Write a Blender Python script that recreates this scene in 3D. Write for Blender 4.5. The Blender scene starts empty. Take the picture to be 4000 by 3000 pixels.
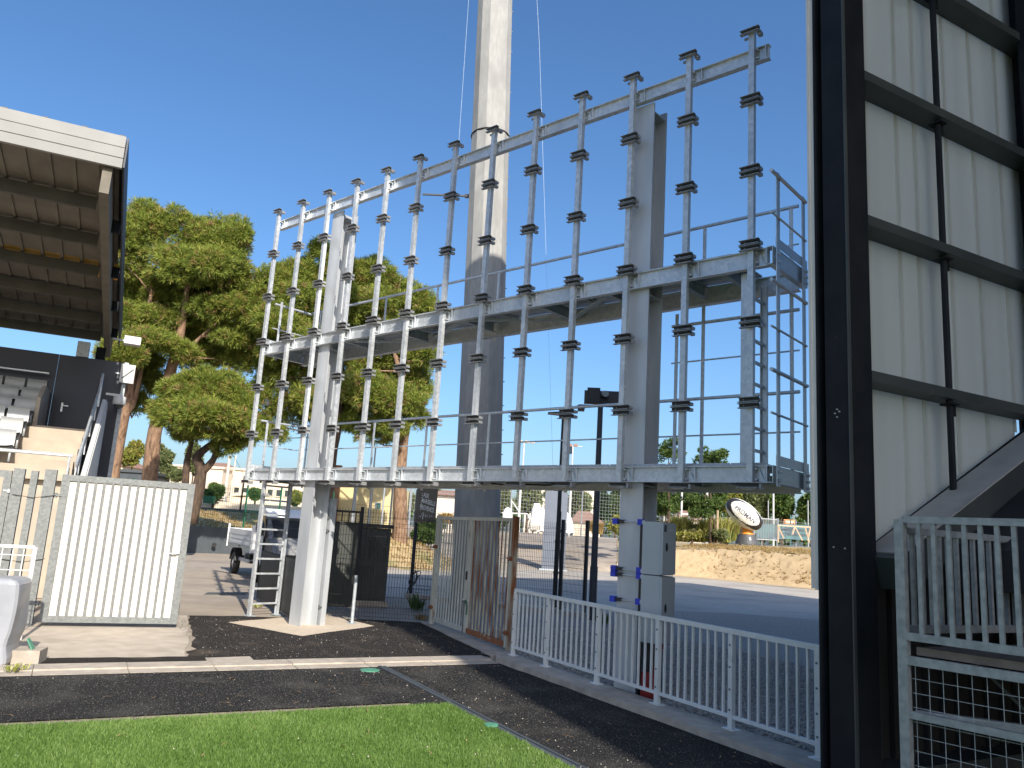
import bpy, bmesh, math, random
import numpy as np
from mathutils import Vector, Matrix
random.seed(7); rng = np.random.default_rng(7)
sc = bpy.context.scene
col = sc.collection
V = Vector

# ------------------------------------------------------------------ camera
FPX, YAW, PITCH, ROLL = 3084.77, -0.7153158, 0.1872880, 0.0618194
CAM = V((14.7096, -8.8542, 1.9000))
def _axes():
    cy, sy = math.cos(YAW), math.sin(YAW)
    f = V((sy*math.cos(PITCH), cy*math.cos(PITCH), math.sin(PITCH)))
    r0 = V((cy, -sy, 0)); u0 = r0.cross(f)
    c, s = math.cos(ROLL), math.sin(ROLL)
    return c*r0 + s*u0, -s*r0 + c*u0, f
CR, CU, CF = _axes()
cd = bpy.data.cameras.new('camera'); cam = bpy.data.objects.new('camera', cd); col.objects.link(cam)
cd.sensor_fit = 'HORIZONTAL'; cd.sensor_width = 36; cd.lens = FPX/4000*36
cd.clip_start = 0.1; cd.clip_end = 3000
m3 = Matrix((CR, CU, -CF)).transposed()
cam.matrix_world = Matrix.Translation(CAM) @ m3.to_4x4()
sc.camera = cam

# ------------------------------------------------------------------ sky, sun, exposure
SUN_AZ, SUN_EL = math.radians(118.0), math.radians(32.0)      # azimuth clockwise from +Y
w = bpy.data.worlds.new('World'); sc.world = w; w.use_nodes = True
nt = w.node_tree
for n in list(nt.nodes): nt.nodes.remove(n)
out = nt.nodes.new('ShaderNodeOutputWorld'); bg = nt.nodes.new('ShaderNodeBackground')
sky = nt.nodes.new('ShaderNodeTexSky'); sky.sky_type = 'NISHITA'; sky.sun_disc = False
sky.sun_elevation = SUN_EL; sky.sun_rotation = SUN_AZ
sky.altitude = 100; sky.air_density = 1.0; sky.dust_density = 2.5; sky.ozone_density = 5.0
hs = nt.nodes.new('ShaderNodeHueSaturation'); hs.inputs['Saturation'].default_value = 1.12
bg.inputs['Strength'].default_value = 0.132
nt.links.new(sky.outputs[0], hs.inputs['Color']); nt.links.new(hs.outputs[0], bg.inputs[0]); nt.links.new(bg.outputs[0], out.inputs[0])
sd = bpy.data.lights.new('sun', 'SUN'); sd.energy = 4.7; sd.angle = math.radians(0.53); sd.color = (1, 0.93, 0.82)
sun = bpy.data.objects.new('sun', sd); col.objects.link(sun)
SDIR = V((math.sin(SUN_AZ)*math.cos(SUN_EL), math.cos(SUN_AZ)*math.cos(SUN_EL), math.sin(SUN_EL)))
sun.rotation_euler = SDIR.to_track_quat('Z', 'Y').to_euler(); sun.location = (0, 0, 40)
sc.view_settings.view_transform = 'Standard'; sc.view_settings.look = 'None'
sc.view_settings.exposure = 0.6; sc.view_settings.gamma = 1; sc.view_settings.use_curve_mapping = False
sc.render.engine = 'CYCLES'
sc.cycles.max_bounces = 6; sc.cycles.diffuse_bounces = 3; sc.cycles.glossy_bounces = 3
sc.cycles.transparent_max_bounces = 8; sc.cycles.transmission_bounces = 4

# ------------------------------------------------------------------ survey helpers (photo 4000 x 3000 -> points of the place)
def ray(px, py):
    d = CF*FPX + CR*(px-2000) - CU*(py-1500); return d.normalized()
def onz(px, py, z=0.0):
    d = ray(px, py); return CAM + d*((z-CAM.z)/d.z)
def ony(px, py, y):
    d = ray(px, py); return CAM + d*((y-CAM.y)/d.y)
def atd(px, py, dep):
    d = ray(px, py); return CAM + d*(dep/d.dot(CF))
def dep(p): return (V(p)-CAM).dot(CF)
AX, BX = V((.936, -.352, 0)), V((.352, .936, 0))             # along / away from the pitch
def W(a, b, z=0.0): return AX*a + BX*b + V((0, 0, z))
UP = V((0, 0, 1))

# ------------------------------------------------------------------ materials
def mat(name, c1, c2=None, rough=.6, metal=0.0, scale=6.0, bump=0.0, bscale=None, detail=4, contrast=(.35, .65), kind='noise', spec=None, stretch=None, c3=None, c3scale=1.5, c3range=(.55, .7), trans=0.0, rvar=0.0):
    m = bpy.data.materials.new(name); m.use_nodes = True
    t = m.node_tree; N = t.nodes; L = t.links
    p = N['Principled BSDF']
    p.inputs['Roughness'].default_value = rough; p.inputs['Metallic'].default_value = metal
    if spec is not None: p.inputs['Specular IOR Level'].default_value = spec
    geo = N.new('ShaderNodeNewGeometry'); src = geo.outputs['Position']
    if stretch:
        mp = N.new('ShaderNodeMapping'); mp.inputs['Scale'].default_value = stretch
        L.new(src, mp.inputs[0]); src = mp.outputs[0]
    if c2 is None: c2 = tuple(x*.85 for x in c1)
    if kind == 'noise':
        nz = N.new('ShaderNodeTexNoise'); nz.inputs['Scale'].default_value = scale; nz.inputs['Detail'].default_value = detail
        fac = nz.outputs[0]
    else:
        nz = N.new('ShaderNodeTexVoronoi'); nz.inputs['Scale'].default_value = scale; fac = nz.outputs['Color']
    L.new(src, nz.inputs['Vector'])
    rp = N.new('ShaderNodeValToRGB'); L.new(fac, rp.inputs[0])
    rp.color_ramp.elements[0].position = contrast[0]; rp.color_ramp.elements[1].position = contrast[1]
    rp.color_ramp.elements[0].color = (*c1, 1); rp.color_ramp.elements[1].color = (*c2, 1)
    colr = rp.outputs[0]
    if c3:
        n3 = N.new('ShaderNodeTexNoise'); n3.inputs['Scale'].default_value = c3scale; n3.inputs['Detail'].default_value = 6
        L.new(src, n3.inputs['Vector'])
        mr = N.new('ShaderNodeMapRange'); mr.inputs[1].default_value = c3range[0]; mr.inputs[2].default_value = c3range[1]
        L.new(n3.outputs[0], mr.inputs[0])
        mx = N.new('ShaderNodeMix'); mx.data_type = 'RGBA'
        L.new(mr.outputs[0], mx.inputs[0]); L.new(colr, mx.inputs[6]); mx.inputs[7].default_value = (*c3, 1)
        colr = mx.outputs[2]
    L.new(colr, p.inputs['Base Color'])
    if rvar:
        mr = N.new('ShaderNodeMapRange'); mr.inputs[3].default_value = rough-rvar; mr.inputs[4].default_value = rough+rvar
        L.new(fac, mr.inputs[0]); L.new(mr.outputs[0], p.inputs['Roughness'])
    if bump:
        nb = N.new('ShaderNodeTexNoise'); nb.inputs['Scale'].default_value = bscale or scale*3; nb.inputs['Detail'].default_value = 5
        L.new(src, nb.inputs['Vector'])
        bp = N.new('ShaderNodeBump'); bp.inputs['Strength'].default_value = bump; bp.inputs['Distance'].default_value = .02
        L.new(nb.outputs[0], bp.inputs['Height']); L.new(bp.outputs[0], p.inputs['Normal'])
    if trans:
        tr = N.new('ShaderNodeBsdfTranslucent'); L.new(colr, tr.inputs[0])
        ms = N.new('ShaderNodeMixShader'); ms.inputs[0].default_value = trans
        L.new(p.outputs[0], ms.inputs[1]); L.new(tr.outputs[0], ms.inputs[2])
        L.new(ms.outputs[0], N['Material Output'].inputs[0])
    return m
def leafmat(name, stops, rough=.55, trans=.25):
    m = bpy.data.materials.new(name); m.use_nodes = True
    t = m.node_tree; N = t.nodes; L = t.links; p = N['Principled BSDF']
    at = N.new('ShaderNodeAttribute'); at.attribute_name = 'tint'
    rp = N.new('ShaderNodeValToRGB'); cr = rp.color_ramp
    while len(cr.elements) < len(stops): cr.elements.new(.5)
    for e, (pos, c) in zip(cr.elements, stops): e.position = pos; e.color = (*c, 1)
    L.new(at.outputs['Fac'], rp.inputs[0]); L.new(rp.outputs[0], p.inputs['Base Color'])
    p.inputs['Roughness'].default_value = rough; p.inputs['Specular IOR Level'].default_value = .3
    tr = N.new('ShaderNodeBsdfTranslucent'); L.new(rp.outputs[0], tr.inputs[0])
    ms = N.new('ShaderNodeMixShader'); ms.inputs[0].default_value = trans
    L.new(p.outputs[0], ms.inputs[1]); L.new(tr.outputs[0], ms.inputs[2]); L.new(ms.outputs[0], N['Material Output'].inputs[0])
    return m
M = {}
M['galv'] = mat('galvanised_steel', (.50, .525, .545), (.66, .685, .705), .40, .45, 22, .08, 60, kind='voronoi', contrast=(.1, .9), c3=(.42, .45, .47), c3scale=1.8, c3range=(.5, .8), rvar=.1)
M['galv_column'] = mat('galvanised_column', (.44, .46, .48), (.56, .58, .60), .48, .35, 3, .05, 40, stretch=(1, 1, .25), c3=(.42, .43, .45), c3scale=2.2, c3range=(.52, .78))
M['galv_old'] = mat('old_galvanised_steel', (.15, .16, .158), (.215, .225, .22), .6, .25, 30, .1, 80, kind='voronoi', contrast=(.2, .9))
M['galv_dull'] = mat('dull_galvanised_steel', (.36, .40, .42), (.48, .52, .54), .6, .4, 14, .05, 60)
M['alu'] = mat('bracket_aluminium', (.30, .305, .31), (.40, .405, .41), .45, .5, 8)
M['ochre'] = mat('ochre_roof_light', (.50, .30, .08), (.62, .40, .14), .5, 0, 4, trans=.6)
M['grate'] = mat('grating_steel', (.38, .40, .42), (.5, .52, .54), .5, .7, 30)
M['white_paint'] = mat('white_painted_steel', (.62, .64, .62), (.70, .71, .69), .45, 0, 5, c3=(.50, .52, .50), c3scale=8, c3range=(.6, .8))
M['white_panel'] = mat('white_gate_panel', (.66, .62, .55), (.74, .70, .62), .6, 0, 3, c3=(.50, .38, .24), c3scale=5, c3range=(.68, .85))
M['rust_gate'] = mat('weathered_white_gate', (.50, .49, .42), (.60, .59, .51), .65, 0, 7, .05, 50, c3=(.26, .13, .06), c3scale=5, c3range=(.64, .74), stretch=(1, 1, .3))
M['rust_more'] = mat('rusty_gate_paint', (.40, .34, .24), (.54, .50, .40), .75, 0, 7, .1, 60, c3=(.24, .085, .03), c3scale=4.5, c3range=(.46, .60), stretch=(1, 1, .25))
M['rust'] = mat('rusted_steel', (.22, .075, .03), (.30, .12, .05), .85, 0, 14, .2, 60, c3=(.45, .4, .3), c3scale=9, c3range=(.6, .7))
M['dark_steel'] = mat('dark_column_paint', (.010, .012, .016), (.016, .018, .022), .6, 0, 3, .03, 40, spec=.12, c3=(.05, .05, .05), c3scale=18, c3range=(.72, .8))
M['dark_beam'] = mat('dark_beam_paint', (.035, .042, .045), (.05, .058, .06), .5, 0, 2, .03, 30, c3=(.10, .10, .09), c3scale=9, c3range=(.66, .8))
M['dark_clad'] = mat('dark_cladding', (.012, .012, .014), (.018, .018, .02), .6, 0, 2)
M['dirty_top'] = mat('dusty_beam_top', (.26, .26, .245), (.32, .315, .30), .8, 0, 3, c3=(.17, .17, .165), c3scale=2, c3range=(.5, .8))
M['anthracite'] = mat('anthracite_cladding', (.030, .034, .050), (.036, .040, .058), .55, 0, 1.5)
M['white_metal'] = mat('white_coated_metal', (.50, .50, .49), (.55, .55, .54), .45, 0, 2)
M['roof_under'] = mat('roof_underside', (.13, .115, .095), (.17, .15, .125), .7, 0, 2)
M['purlin'] = mat('painted_purlin', (.055, .055, .045), (.075, .072, .06), .6, 0, 3)
M['rafter'] = mat('end_rafter_paint', (.12, .105, .08), (.16, .14, .11), .7, 0, 4)
M['concrete'] = mat('pale_concrete', (.42, .36, .29), (.50, .43, .35), .85, 0, 4, .1, 40, c3=(.34, .29, .23), c3scale=1.6, c3range=(.5, .75))
M['concrete_step'] = mat('stand_concrete', (.36, .30, .235), (.42, .355, .275), .85, 0, 3, .1, 30, c3=(.36, .31, .25), c3scale=1.2, c3range=(.5, .75))
M['kerb'] = mat('kerb_concrete', (.38, .33, .27), (.47, .41, .34), .85, 0, 8, .1, 60, c3=(.28, .25, .21), c3scale=2.5, c3range=(.5, .75))
M['pad_concrete'] = mat('fresh_concrete', (.52, .43, .32), (.60, .50, .38), .85, 0, 10, .15, 120)
M['seat'] = mat('pale_plastic_seat', (.38, .39, .395), (.43, .44, .44), .35, 0, 2)
M['fascia'] = mat('grey_white_fascia', (.225, .225, .22), (.25, .25, .245), .5, 0, 2)
M['galv_guard'] = mat('guard_galvanised', (.20, .225, .24), (.29, .315, .33), .6, .3, 18, .05, 60)
M['grain'] = mat('asphalt_grain', (.02, .02, .02), (.17, .16, .15), .9, 0, 55, contrast=(.40, .72))
M['vinyl'] = mat('grey_vinyl_padding', (.27, .28, .31), (.32, .33, .36), .32, 0, 3, .25, 5)
M['black_metal'] = mat('black_metal', (.010, .011, .013), (.016, .017, .019), .5, 0, 5)
M['black_sheet'] = mat('black_sheet_metal', (.016, .018, .019), (.024, .026, .027), .55, 0, 3)
M['box_grey'] = mat('dark_green_grey_box', (.045, .05, .045), (.06, .065, .058), .6, 0, 3)
M['pole_grey'] = mat('dark_grey_pole', (.045, .05, .058), (.06, .065, .072), .5, 0, 3)
M['mast'] = mat('mast_galvanised', (.29, .288, .275), (.345, .34, .325), .75, 0, 14, .05, 60, stretch=(1, 1, .3), c3=(.25, .25, .24), c3scale=3, c3range=(.45, .7))
M['cabinet'] = mat('grey_cabinet_paint', (.40, .43, .44), (.43, .46, .47), .45, 0, 2)
M['blue'] = mat('blue_plastic', (.02, .04, .45), (.025, .05, .5), .4, 0, 5)
M['red'] = mat('red_plastic', (.35, .02, .015), (.28, .015, .012), .5, 0, 5)
M['cable'] = mat('black_cable', (.012, .012, .012), (.02, .02, .02), .6, 0, 5)
M['board'] = mat('grey_sign_back', (.12, .14, .18), (.135, .155, .195), .5, 0, 2)
M['turf_base'] = mat('turf_backing', (.06, .12, .022), (.08, .15, .03), .9, 0, 30, .1, 200)
M['asphalt'] = mat('black_asphalt', (.010, .010, .011), (.045, .043, .041), .95, 0, 75, 1.0, 90, c3=(.085, .078, .068), c3scale=1.3, c3range=(.50, .85), contrast=(.38, .70), spec=.2)
M['asphalt_patch'] = mat('new_asphalt_patch', (.014, .012, .011), (.050, .043, .037), .95, 0, 60, 1.0, 80, contrast=(.36, .70), spec=.2, c3=(.13, .10, .075), c3scale=1.4, c3range=(.55, .82), stretch=(1, 1, 1))
M['yard'] = mat('dusty_yard', (.33, .275, .215), (.40, .335, .26), .9, 0, 2.5, .1, 60, c3=(.27, .225, .18), c3scale=.5, c3range=(.45, .7))
M['road'] = mat('grey_road', (.42, .375, .315), (.48, .43, .365), .88, 0, 3, .15, 80, c3=(.32, .29, .25), c3scale=.4, c3range=(.45, .7))
M['gravel'] = mat('gravel_bed', (.19, .165, .14), (.48, .42, .36), .9, 0, 26, .9, 40, contrast=(.35, .68), detail=6)
M['gate_bar_grey'] = mat('weathered_gate_bar', (.14, .145, .145), (.21, .215, .21), .65, .1, 30)
M['stone'] = mat('gravel_stone', (.34, .30, .26), (.54, .48, .41), .9, 0, 18)
M['chip'] = mat('pale_stone_chip', (.45, .40, .33), (.62, .56, .48), .9, 0, 9)
M['litter_twig'] = mat('dry_twig', (.30, .19, .09), (.42, .28, .14), .9, 0, 9)
M['soil'] = mat('dry_soil_bank', (.46, .34, .19), (.55, .41, .24), .95, 0, 2.2, .3, 10, c3=(.30, .21, .12), c3scale=2.6, c3range=(.56, .75))
M['dry_grass'] = mat('dry_grass_ground', (.36, .26, .13), (.45, .33, .17), .95, 0, 3, .4, 30, c3=(.20, .19, .07), c3scale=1.2, c3range=(.5, .7))
M['land'] = mat('far_land', (.30, .25, .17), (.24, .23, .13), .95, 0, .3, 0, c3=(.12, .14, .06), c3scale=.08)
M['wall_grey'] = mat('grey_retaining_wall', (.055, .065, .075), (.07, .08, .09), .7, 0, 2, .05, 40, c3=(.10, .11, .12), c3scale=3, c3range=(.62, .8))
M['cream'] = mat('cream_render', (.62, .52, .41), (.66, .56, .45), .85, 0, .5)
M['yellow_wall'] = mat('yellow_render', (.62, .51, .27), (.67, .55, .30), .85, 0, .8)
M['brown'] = mat('brown_panel', (.25, .14, .08), (.30, .17, .10), .8, 0, 2)
M['roof_tile'] = mat('terracotta_roof', (.24, .14, .10), (.30, .18, .13), .9, 0, 6)
M['tower'] = mat('tower_render', (.60, .53, .44), (.66, .58, .48), .85, 0, .6)
M['glass'] = mat('window_glass', (.03, .035, .04), (.05, .055, .06), .1, 0, 2)
M['truck_white'] = mat('truck_white_paint', (.72, .72, .71), (.76, .76, .75), .3, 0, 2)
M['truck_alu'] = mat('truck_aluminium', (.5, .5, .51), (.6, .6, .61), .4, .5, 5)
M['tyre'] = mat('tyre_rubber', (.03, .028, .025), (.055, .05, .045), .85, 0, 8)
M['plastic_black'] = mat('black_plastic', (.015, .015, .016), (.022, .022, .023), .4, 0, 5)
M['sign_dark'] = mat('dark_banner', (.14, .118, .095), (.17, .145, .118), .7, 0, 3)
M['print_white'] = mat('white_print', (.75, .75, .73), (.8, .8, .78), .6, 0, 3)
M['print_dark'] = mat('dark_print', (.06, .06, .08), (.07, .07, .09), .6, 0, 3)
M['sign_green'] = mat('green_sign', (.01, .28, .13), (.012, .30, .15), .5, 0, 3)
M['ball_white'] = mat('ball_white_vinyl', (.74, .72, .66), (.78, .76, .70), .4, 0, 3)
M['ball_black'] = mat('ball_black_vinyl', (.022, .018, .02), (.03, .025, .026), .45, 0, 3)
M['orange'] = mat('orange_vinyl', (.75, .27, .02), (.8, .30, .03), .45, 0, 2)
M['rubber_grey'] = mat('grey_rubber_base', (.06, .062, .068), (.08, .082, .088), .6, 0, 3)
M['green_paint'] = mat('green_painted_steel', (.015, .10, .055), (.02, .12, .065), .5, 0, 4)
M['fence_grey'] = mat('grey_fence_steel', (.30, .32, .34), (.36, .38, .40), .5, .3, 4)
M['green_disc'] = mat('green_plastic_cover', (.08, .26, .17), (.10, .30, .20), .5, 0, 4)
M['wood'] = mat('pale_timber', (.50, .36, .24), (.58, .43, .30), .8, 0, 8)
M['pink_tray'] = mat('pale_perforated_steel', (.40, .36, .36), (.48, .43, .43), .6, .2, 10)
M['deck_brown'] = mat('dusty_deck', (.12, .10, .085), (.17, .145, .12), .85, 0, 6)
M['banner_blue'] = mat('blue_banner', (.05, .10, .13), (.07, .17, .18), .6, 0, .9, contrast=(.4, .6))
M['banner_orange'] = mat('orange_banner', (.70, .26, .10), (.75, .30, .12), .6, 0, 2)
M['white_fabric'] = mat('white_fabric', (.76, .74, .70), (.8, .78, .74), .8, 0, 2)
M['bark_pine'] = mat('pine_bark', (.15, .085, .05), (.30, .19, .12), .95, 0, 8, 1.0, 10, stretch=(1, 1, .35), contrast=(.3, .62), c3=(.08, .05, .035), c3scale=5, c3range=(.55, .68))
M['bark_dark'] = mat('dark_bark', (.05, .035, .026), (.11, .07, .045), .95, 0, 9, .8, 14, stretch=(1, 1, .35))
M['pine'] = leafmat('pine_needles', [(0, (.085, .135, .025)), (.45, (.22, .275, .045)), (.75, (.34, .365, .07)), (.9, (.34, .28, .09)), (1, (.32, .18, .09))], .55, .36)
M['olive'] = leafmat('olive_leaves', [(0, (.10, .13, .055)), (.6, (.20, .24, .10)), (1, (.33, .32, .14))], .55, .35)
M['yellowgreen'] = leafmat('yellowing_leaves', [(0, (.12, .16, .035)), (.6, (.30, .30, .06)), (1, (.42, .33, .10))], .55, .35)
M['broad'] = leafmat('broad_leaves', [(0, (.04, .08, .02)), (.6, (.10, .16, .04)), (1, (.17, .22, .06))], .55, .32)
M['cypress'] = leafmat('cypress_leaves', [(0, (.02, .05, .02)), (1, (.06, .10, .035))])
M['shrub'] = leafmat('shrub_leaves', [(0, (.22, .25, .05)), (.6, (.44, .44, .12)), (1, (.62, .54, .34))], .6, .35)
M['straw'] = leafmat('straw_grass', [(0, (.30, .20, .07)), (1, (.50, .36, .16))])
M['turf'] = leafmat('turf_blades', [(0, (.09, .17, .03)), (.5, (.15, .26, .055)), (1, (.25, .36, .11))], .5, .35)
def poly_mat():
    m = bpy.data.materials.new('translucent_polycarbonate'); m.use_nodes = True
    t = m.node_tree; N = t.nodes; L = t.links; p = N['Principled BSDF']
    g = N.new('ShaderNodeNewGeometry')
    dt = N.new('ShaderNodeVectorMath'); dt.operation = 'DOT_PRODUCT'; dt.inputs[1].default_value = tuple(BX)
    L.new(g.outputs['Position'], dt.inputs[0])
    wv = N.new('ShaderNodeMath'); wv.operation = 'MULTIPLY'; wv.inputs[1].default_value = 2*math.pi/.025
    sn = N.new('ShaderNodeMath'); sn.operation = 'SINE'
    L.new(dt.outputs['Value'], wv.inputs[0]); L.new(wv.outputs[0], sn.inputs[0])
    mr = N.new('ShaderNodeMapRange'); mr.inputs[1].default_value = -1; L.new(sn.outputs[0], mr.inputs[0])
    mp = N.new('ShaderNodeMapping'); mp.inputs['Scale'].default_value = (3, 3, .15); L.new(g.outputs['Position'], mp.inputs[0])
    nz = N.new('ShaderNodeTexNoise'); nz.inputs['Scale'].default_value = 1.5; L.new(mp.outputs[0], nz.inputs['Vector'])
    ad = N.new('ShaderNodeMath'); ad.operation = 'MULTIPLY_ADD'; ad.inputs[1].default_value = .10
    L.new(mr.outputs[0], ad.inputs[0]); L.new(nz.outputs[0], ad.inputs[2])
    rp = N.new('ShaderNodeValToRGB'); L.new(ad.outputs[0], rp.inputs[0])
    rp.color_ramp.elements[0].position = .3; rp.color_ramp.elements[1].position = .95
    rp.color_ramp.elements[0].color = (.66, .69, .67, 1); rp.color_ramp.elements[1].color = (.78, .80, .77, 1)
    L.new(rp.outputs[0], p.inputs['Base Color']); p.inputs['Roughness'].default_value = .4
    tr = N.new('ShaderNodeBsdfTranslucent'); L.new(rp.outputs[0], tr.inputs[0])
    ms = N.new('ShaderNodeMixShader'); ms.inputs[0].default_value = .62
    L.new(p.outputs[0], ms.inputs[1]); L.new(tr.outputs[0], ms.inputs[2]); L.new(ms.outputs[0], N['Material Output'].inputs[0])
    return m
M['poly'] = poly_mat()

# ------------------------------------------------------------------ object helpers
ORG = {}
def tag(o, label=None, cat=None, group=None, kind=None):
    if label: o['label'] = label
    if cat: o['category'] = cat
    if group: o['group'] = group
    if kind: o['kind'] = kind
    return o
def thing(name, loc, label, cat, group=None):
    o = bpy.data.objects.new(name, None); col.objects.link(o); o.location = loc; o.empty_display_size = .2
    ORG[o.name] = V(loc); return tag(o, label, cat, group)
class MB:
    def __init__(s): s.v = []; s.f = []; s.mi = []
    def add(s, vs, fs, mi=0):
        n = len(s.v); s.v += [V(p) for p in vs]; s.f += [[n+i for i in f] for f in fs]; s.mi += [mi]*len(fs)
    def hexa(s, p, mi=0):      # 8 points, bottom ring then top ring
        s.add(p, [(3, 2, 1, 0), (4, 5, 6, 7), (0, 1, 5, 4), (1, 2, 6, 5), (2, 3, 7, 6), (3, 0, 4, 7)], mi)
    def box(s, c, sx, sy, sz, ex=V((1, 0, 0)), ey=V((0, 1, 0)), mi=0):   # c = centre of the bottom
        c = V(c); h = []
        for z in (0, sz):
            for (i, j) in ((-1, -1), (1, -1), (1, 1), (-1, 1)): h.append(c + ex*(i*sx/2) + ey*(j*sy/2) + UP*z)
        s.hexa(h, mi)
    def bar(s, p0, p1, w, h, up=UP, mi=0):  # rectangular bar; w sideways, h along up
        p0, p1 = V(p0), V(p1); d = (p1-p0).normalized(); sd_ = d.cross(V(up))
        if sd_.length < 1e-4: sd_ = d.cross(V((1, 0, 0)))
        sd_.normalize(); u = sd_.cross(d)
        r = []
        for p in (p0, p1):
            for (i, j) in ((-1, -1), (1, -1), (1, 1), (-1, 1)): r.append(p + sd_*(i*w/2) + u*(j*h/2))
        s.add(r, [(3, 2, 1, 0), (4, 5, 6, 7), (0, 1, 5, 4), (1, 2, 6, 5), (2, 3, 7, 6), (3, 0, 4, 7)], mi)
    def tube(s, p0, p1, r, n=8, r2=None, cap=True, mi=0):
        p0, p1 = V(p0), V(p1); d = (p1-p0).normalized()
        a = d.cross(UP if abs(d.z) < .95 else V((1, 0, 0))).normalized(); b = d.cross(a); r2 = r if r2 is None else r2
        ring = []
        for p, rr in ((p0, r), (p1, r2)):
            for i in range(n):
                t = 2*math.pi*(i+.5)/n; ring.append(p + a*(rr*math.cos(t)) + b*(rr*math.sin(t)))
        fs = [(i, (i+1) % n, n+(i+1) % n, n+i) for i in range(n)]
        if cap: fs += [tuple(range(n-1, -1, -1)), tuple(range(n, 2*n))]
        s.add(ring, fs, mi)
    def path(s, pts, r, n=6, rs=None):
        pts = [V(p) for p in pts]; rings = []; k = len(pts)
        a = None; vs = []
        for i, p in enumerate(pts):
            d = (pts[min(i+1, k-1)]-pts[max(i-1, 0)]).normalized()
            if a is None: a = d.cross(UP if abs(d.z) < .9 else V((1, 0, 0))).normalized()
            else: a = (a - d*a.dot(d)).normalized()
            b = d.cross(a); rr = rs[i] if rs else r
            for j in range(n):
                t = 2*math.pi*j/n; vs.append(p + a*(rr*math.cos(t)) + b*(rr*math.sin(t)))
        fs = []
        for i in range(k-1):
            for j in range(n): fs.append((i*n+j, i*n+(j+1) % n, (i+1)*n+(j+1) % n, (i+1)*n+j))
        fs += [tuple(range(n-1, -1, -1)), tuple(range((k-1)*n, k*n))]
        s.add(vs, fs)
    def prism(s, poly, ext, mi=0):   # polygon (3d points) extruded by vector ext
        n = len(poly); p = [V(q) for q in poly]; ext = V(ext); vs = p + [q+ext for q in p]
        s.add(vs, [tuple(range(n-1, -1, -1)), tuple(range(n, 2*n))] + [(i, (i+1) % n, n+(i+1) % n, n+i) for i in range(n)], mi)
    def ibeam(s, p0, p1, h, wd, tw, tf, up=UP):   # h along up, flanges wd across
        p0, p1 = V(p0), V(p1); d = (p1-p0).normalized(); sd_ = d.cross(V(up)).normalized(); u = sd_.cross(d)
        for q in (-1, 1):
            o = u*(q*(h-tf)/2); s.bar(p0+o, p1+o, wd, tf, u)
        s.bar(p0, p1, tw, h-2*tf-.001, u)
    def chan(s, p0, p1, h, wd, t, open_dir, up=UP):   # U channel, back opposite open_dir
        p0, p1 = V(p0), V(p1); d = (p1-p0).normalized(); od = V(open_dir).normalized(); u = V(up).normalized()
        for q in (-1, 1):
            o = u*(q*(h-t)/2); s.bar(p0+o, p1+o, wd, t, u)
        o = od*(-(wd-t)/2); s.bar(p0+o, p1+o, t, h-2*t-.001, u)
    def lathe(s, c, prof, n=16, mi=0):    # prof: (r,z)
        c = V(c); vs = []
        for r, z in prof:
            for i in range(n):
                t = 2*math.pi*i/n; vs.append(c + V((r*math.cos(t), r*math.sin(t), z)))
        fs = []
        for k in range(len(prof)-1):
            for i in range(n): fs.append((k*n+i, k*n+(i+1) % n, (k+1)*n+(i+1) % n, (k+1)*n+i))
        fs += [tuple(range(n-1, -1, -1)), tuple(range((len(prof)-1)*n, len(prof)*n))]
        s.add(vs, fs, mi)
    def ellip(s, c, rx, ry, rz, n=10, m=7, ex=V((1, 0, 0)), ey=V((0, 1, 0)), ez=UP):
        c = V(c); vs = []
        for k in range(m+1):
            ph = math.pi*k/m
            for i in range(n):
                t = 2*math.pi*i/n
                vs.append(c + ex*(rx*math.sin(ph)*math.cos(t)) + ey*(ry*math.sin(ph)*math.sin(t)) - ez*(rz*math.cos(ph)))
        fs = []
        for k in range(m):
            for i in range(n): fs.append((k*n+i, k*n+(i+1) % n, (k+1)*n+(i+1) % n, (k+1)*n+i))
        s.add(vs, fs)
    def build(s, name, m, parent=None, smooth=False, label=None, kind=None, origin=None):
        me = bpy.data.meshes.new(name)
        if parent is not None: o0 = ORG[parent.name]
        else: o0 = V(origin) if origin is not None else V((0, 0, 0))
        me.from_pydata([tuple(p-o0) for p in s.v], [], s.f)
        ms = m if isinstance(m, (list, tuple)) else [m]
        for q in ms: me.materials.append(M[q])
        if len(ms) > 1: me.polygons.foreach_set('material_index', s.mi)
        if smooth: me.polygons.foreach_set('use_smooth', [True]*len(me.polygons))
        bm = bmesh.new(); bm.from_mesh(me); bmesh.ops.recalc_face_normals(bm, faces=bm.faces); bm.to_mesh(me); bm.free()
        o = bpy.data.objects.new(name, me); col.objects.link(o)
        if parent is not None: o.parent = parent
        else: o.location = o0
        ORG[o.name] = o0
        if label: o['label'] = label
        if kind: o['kind'] = kind
        return o
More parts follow.
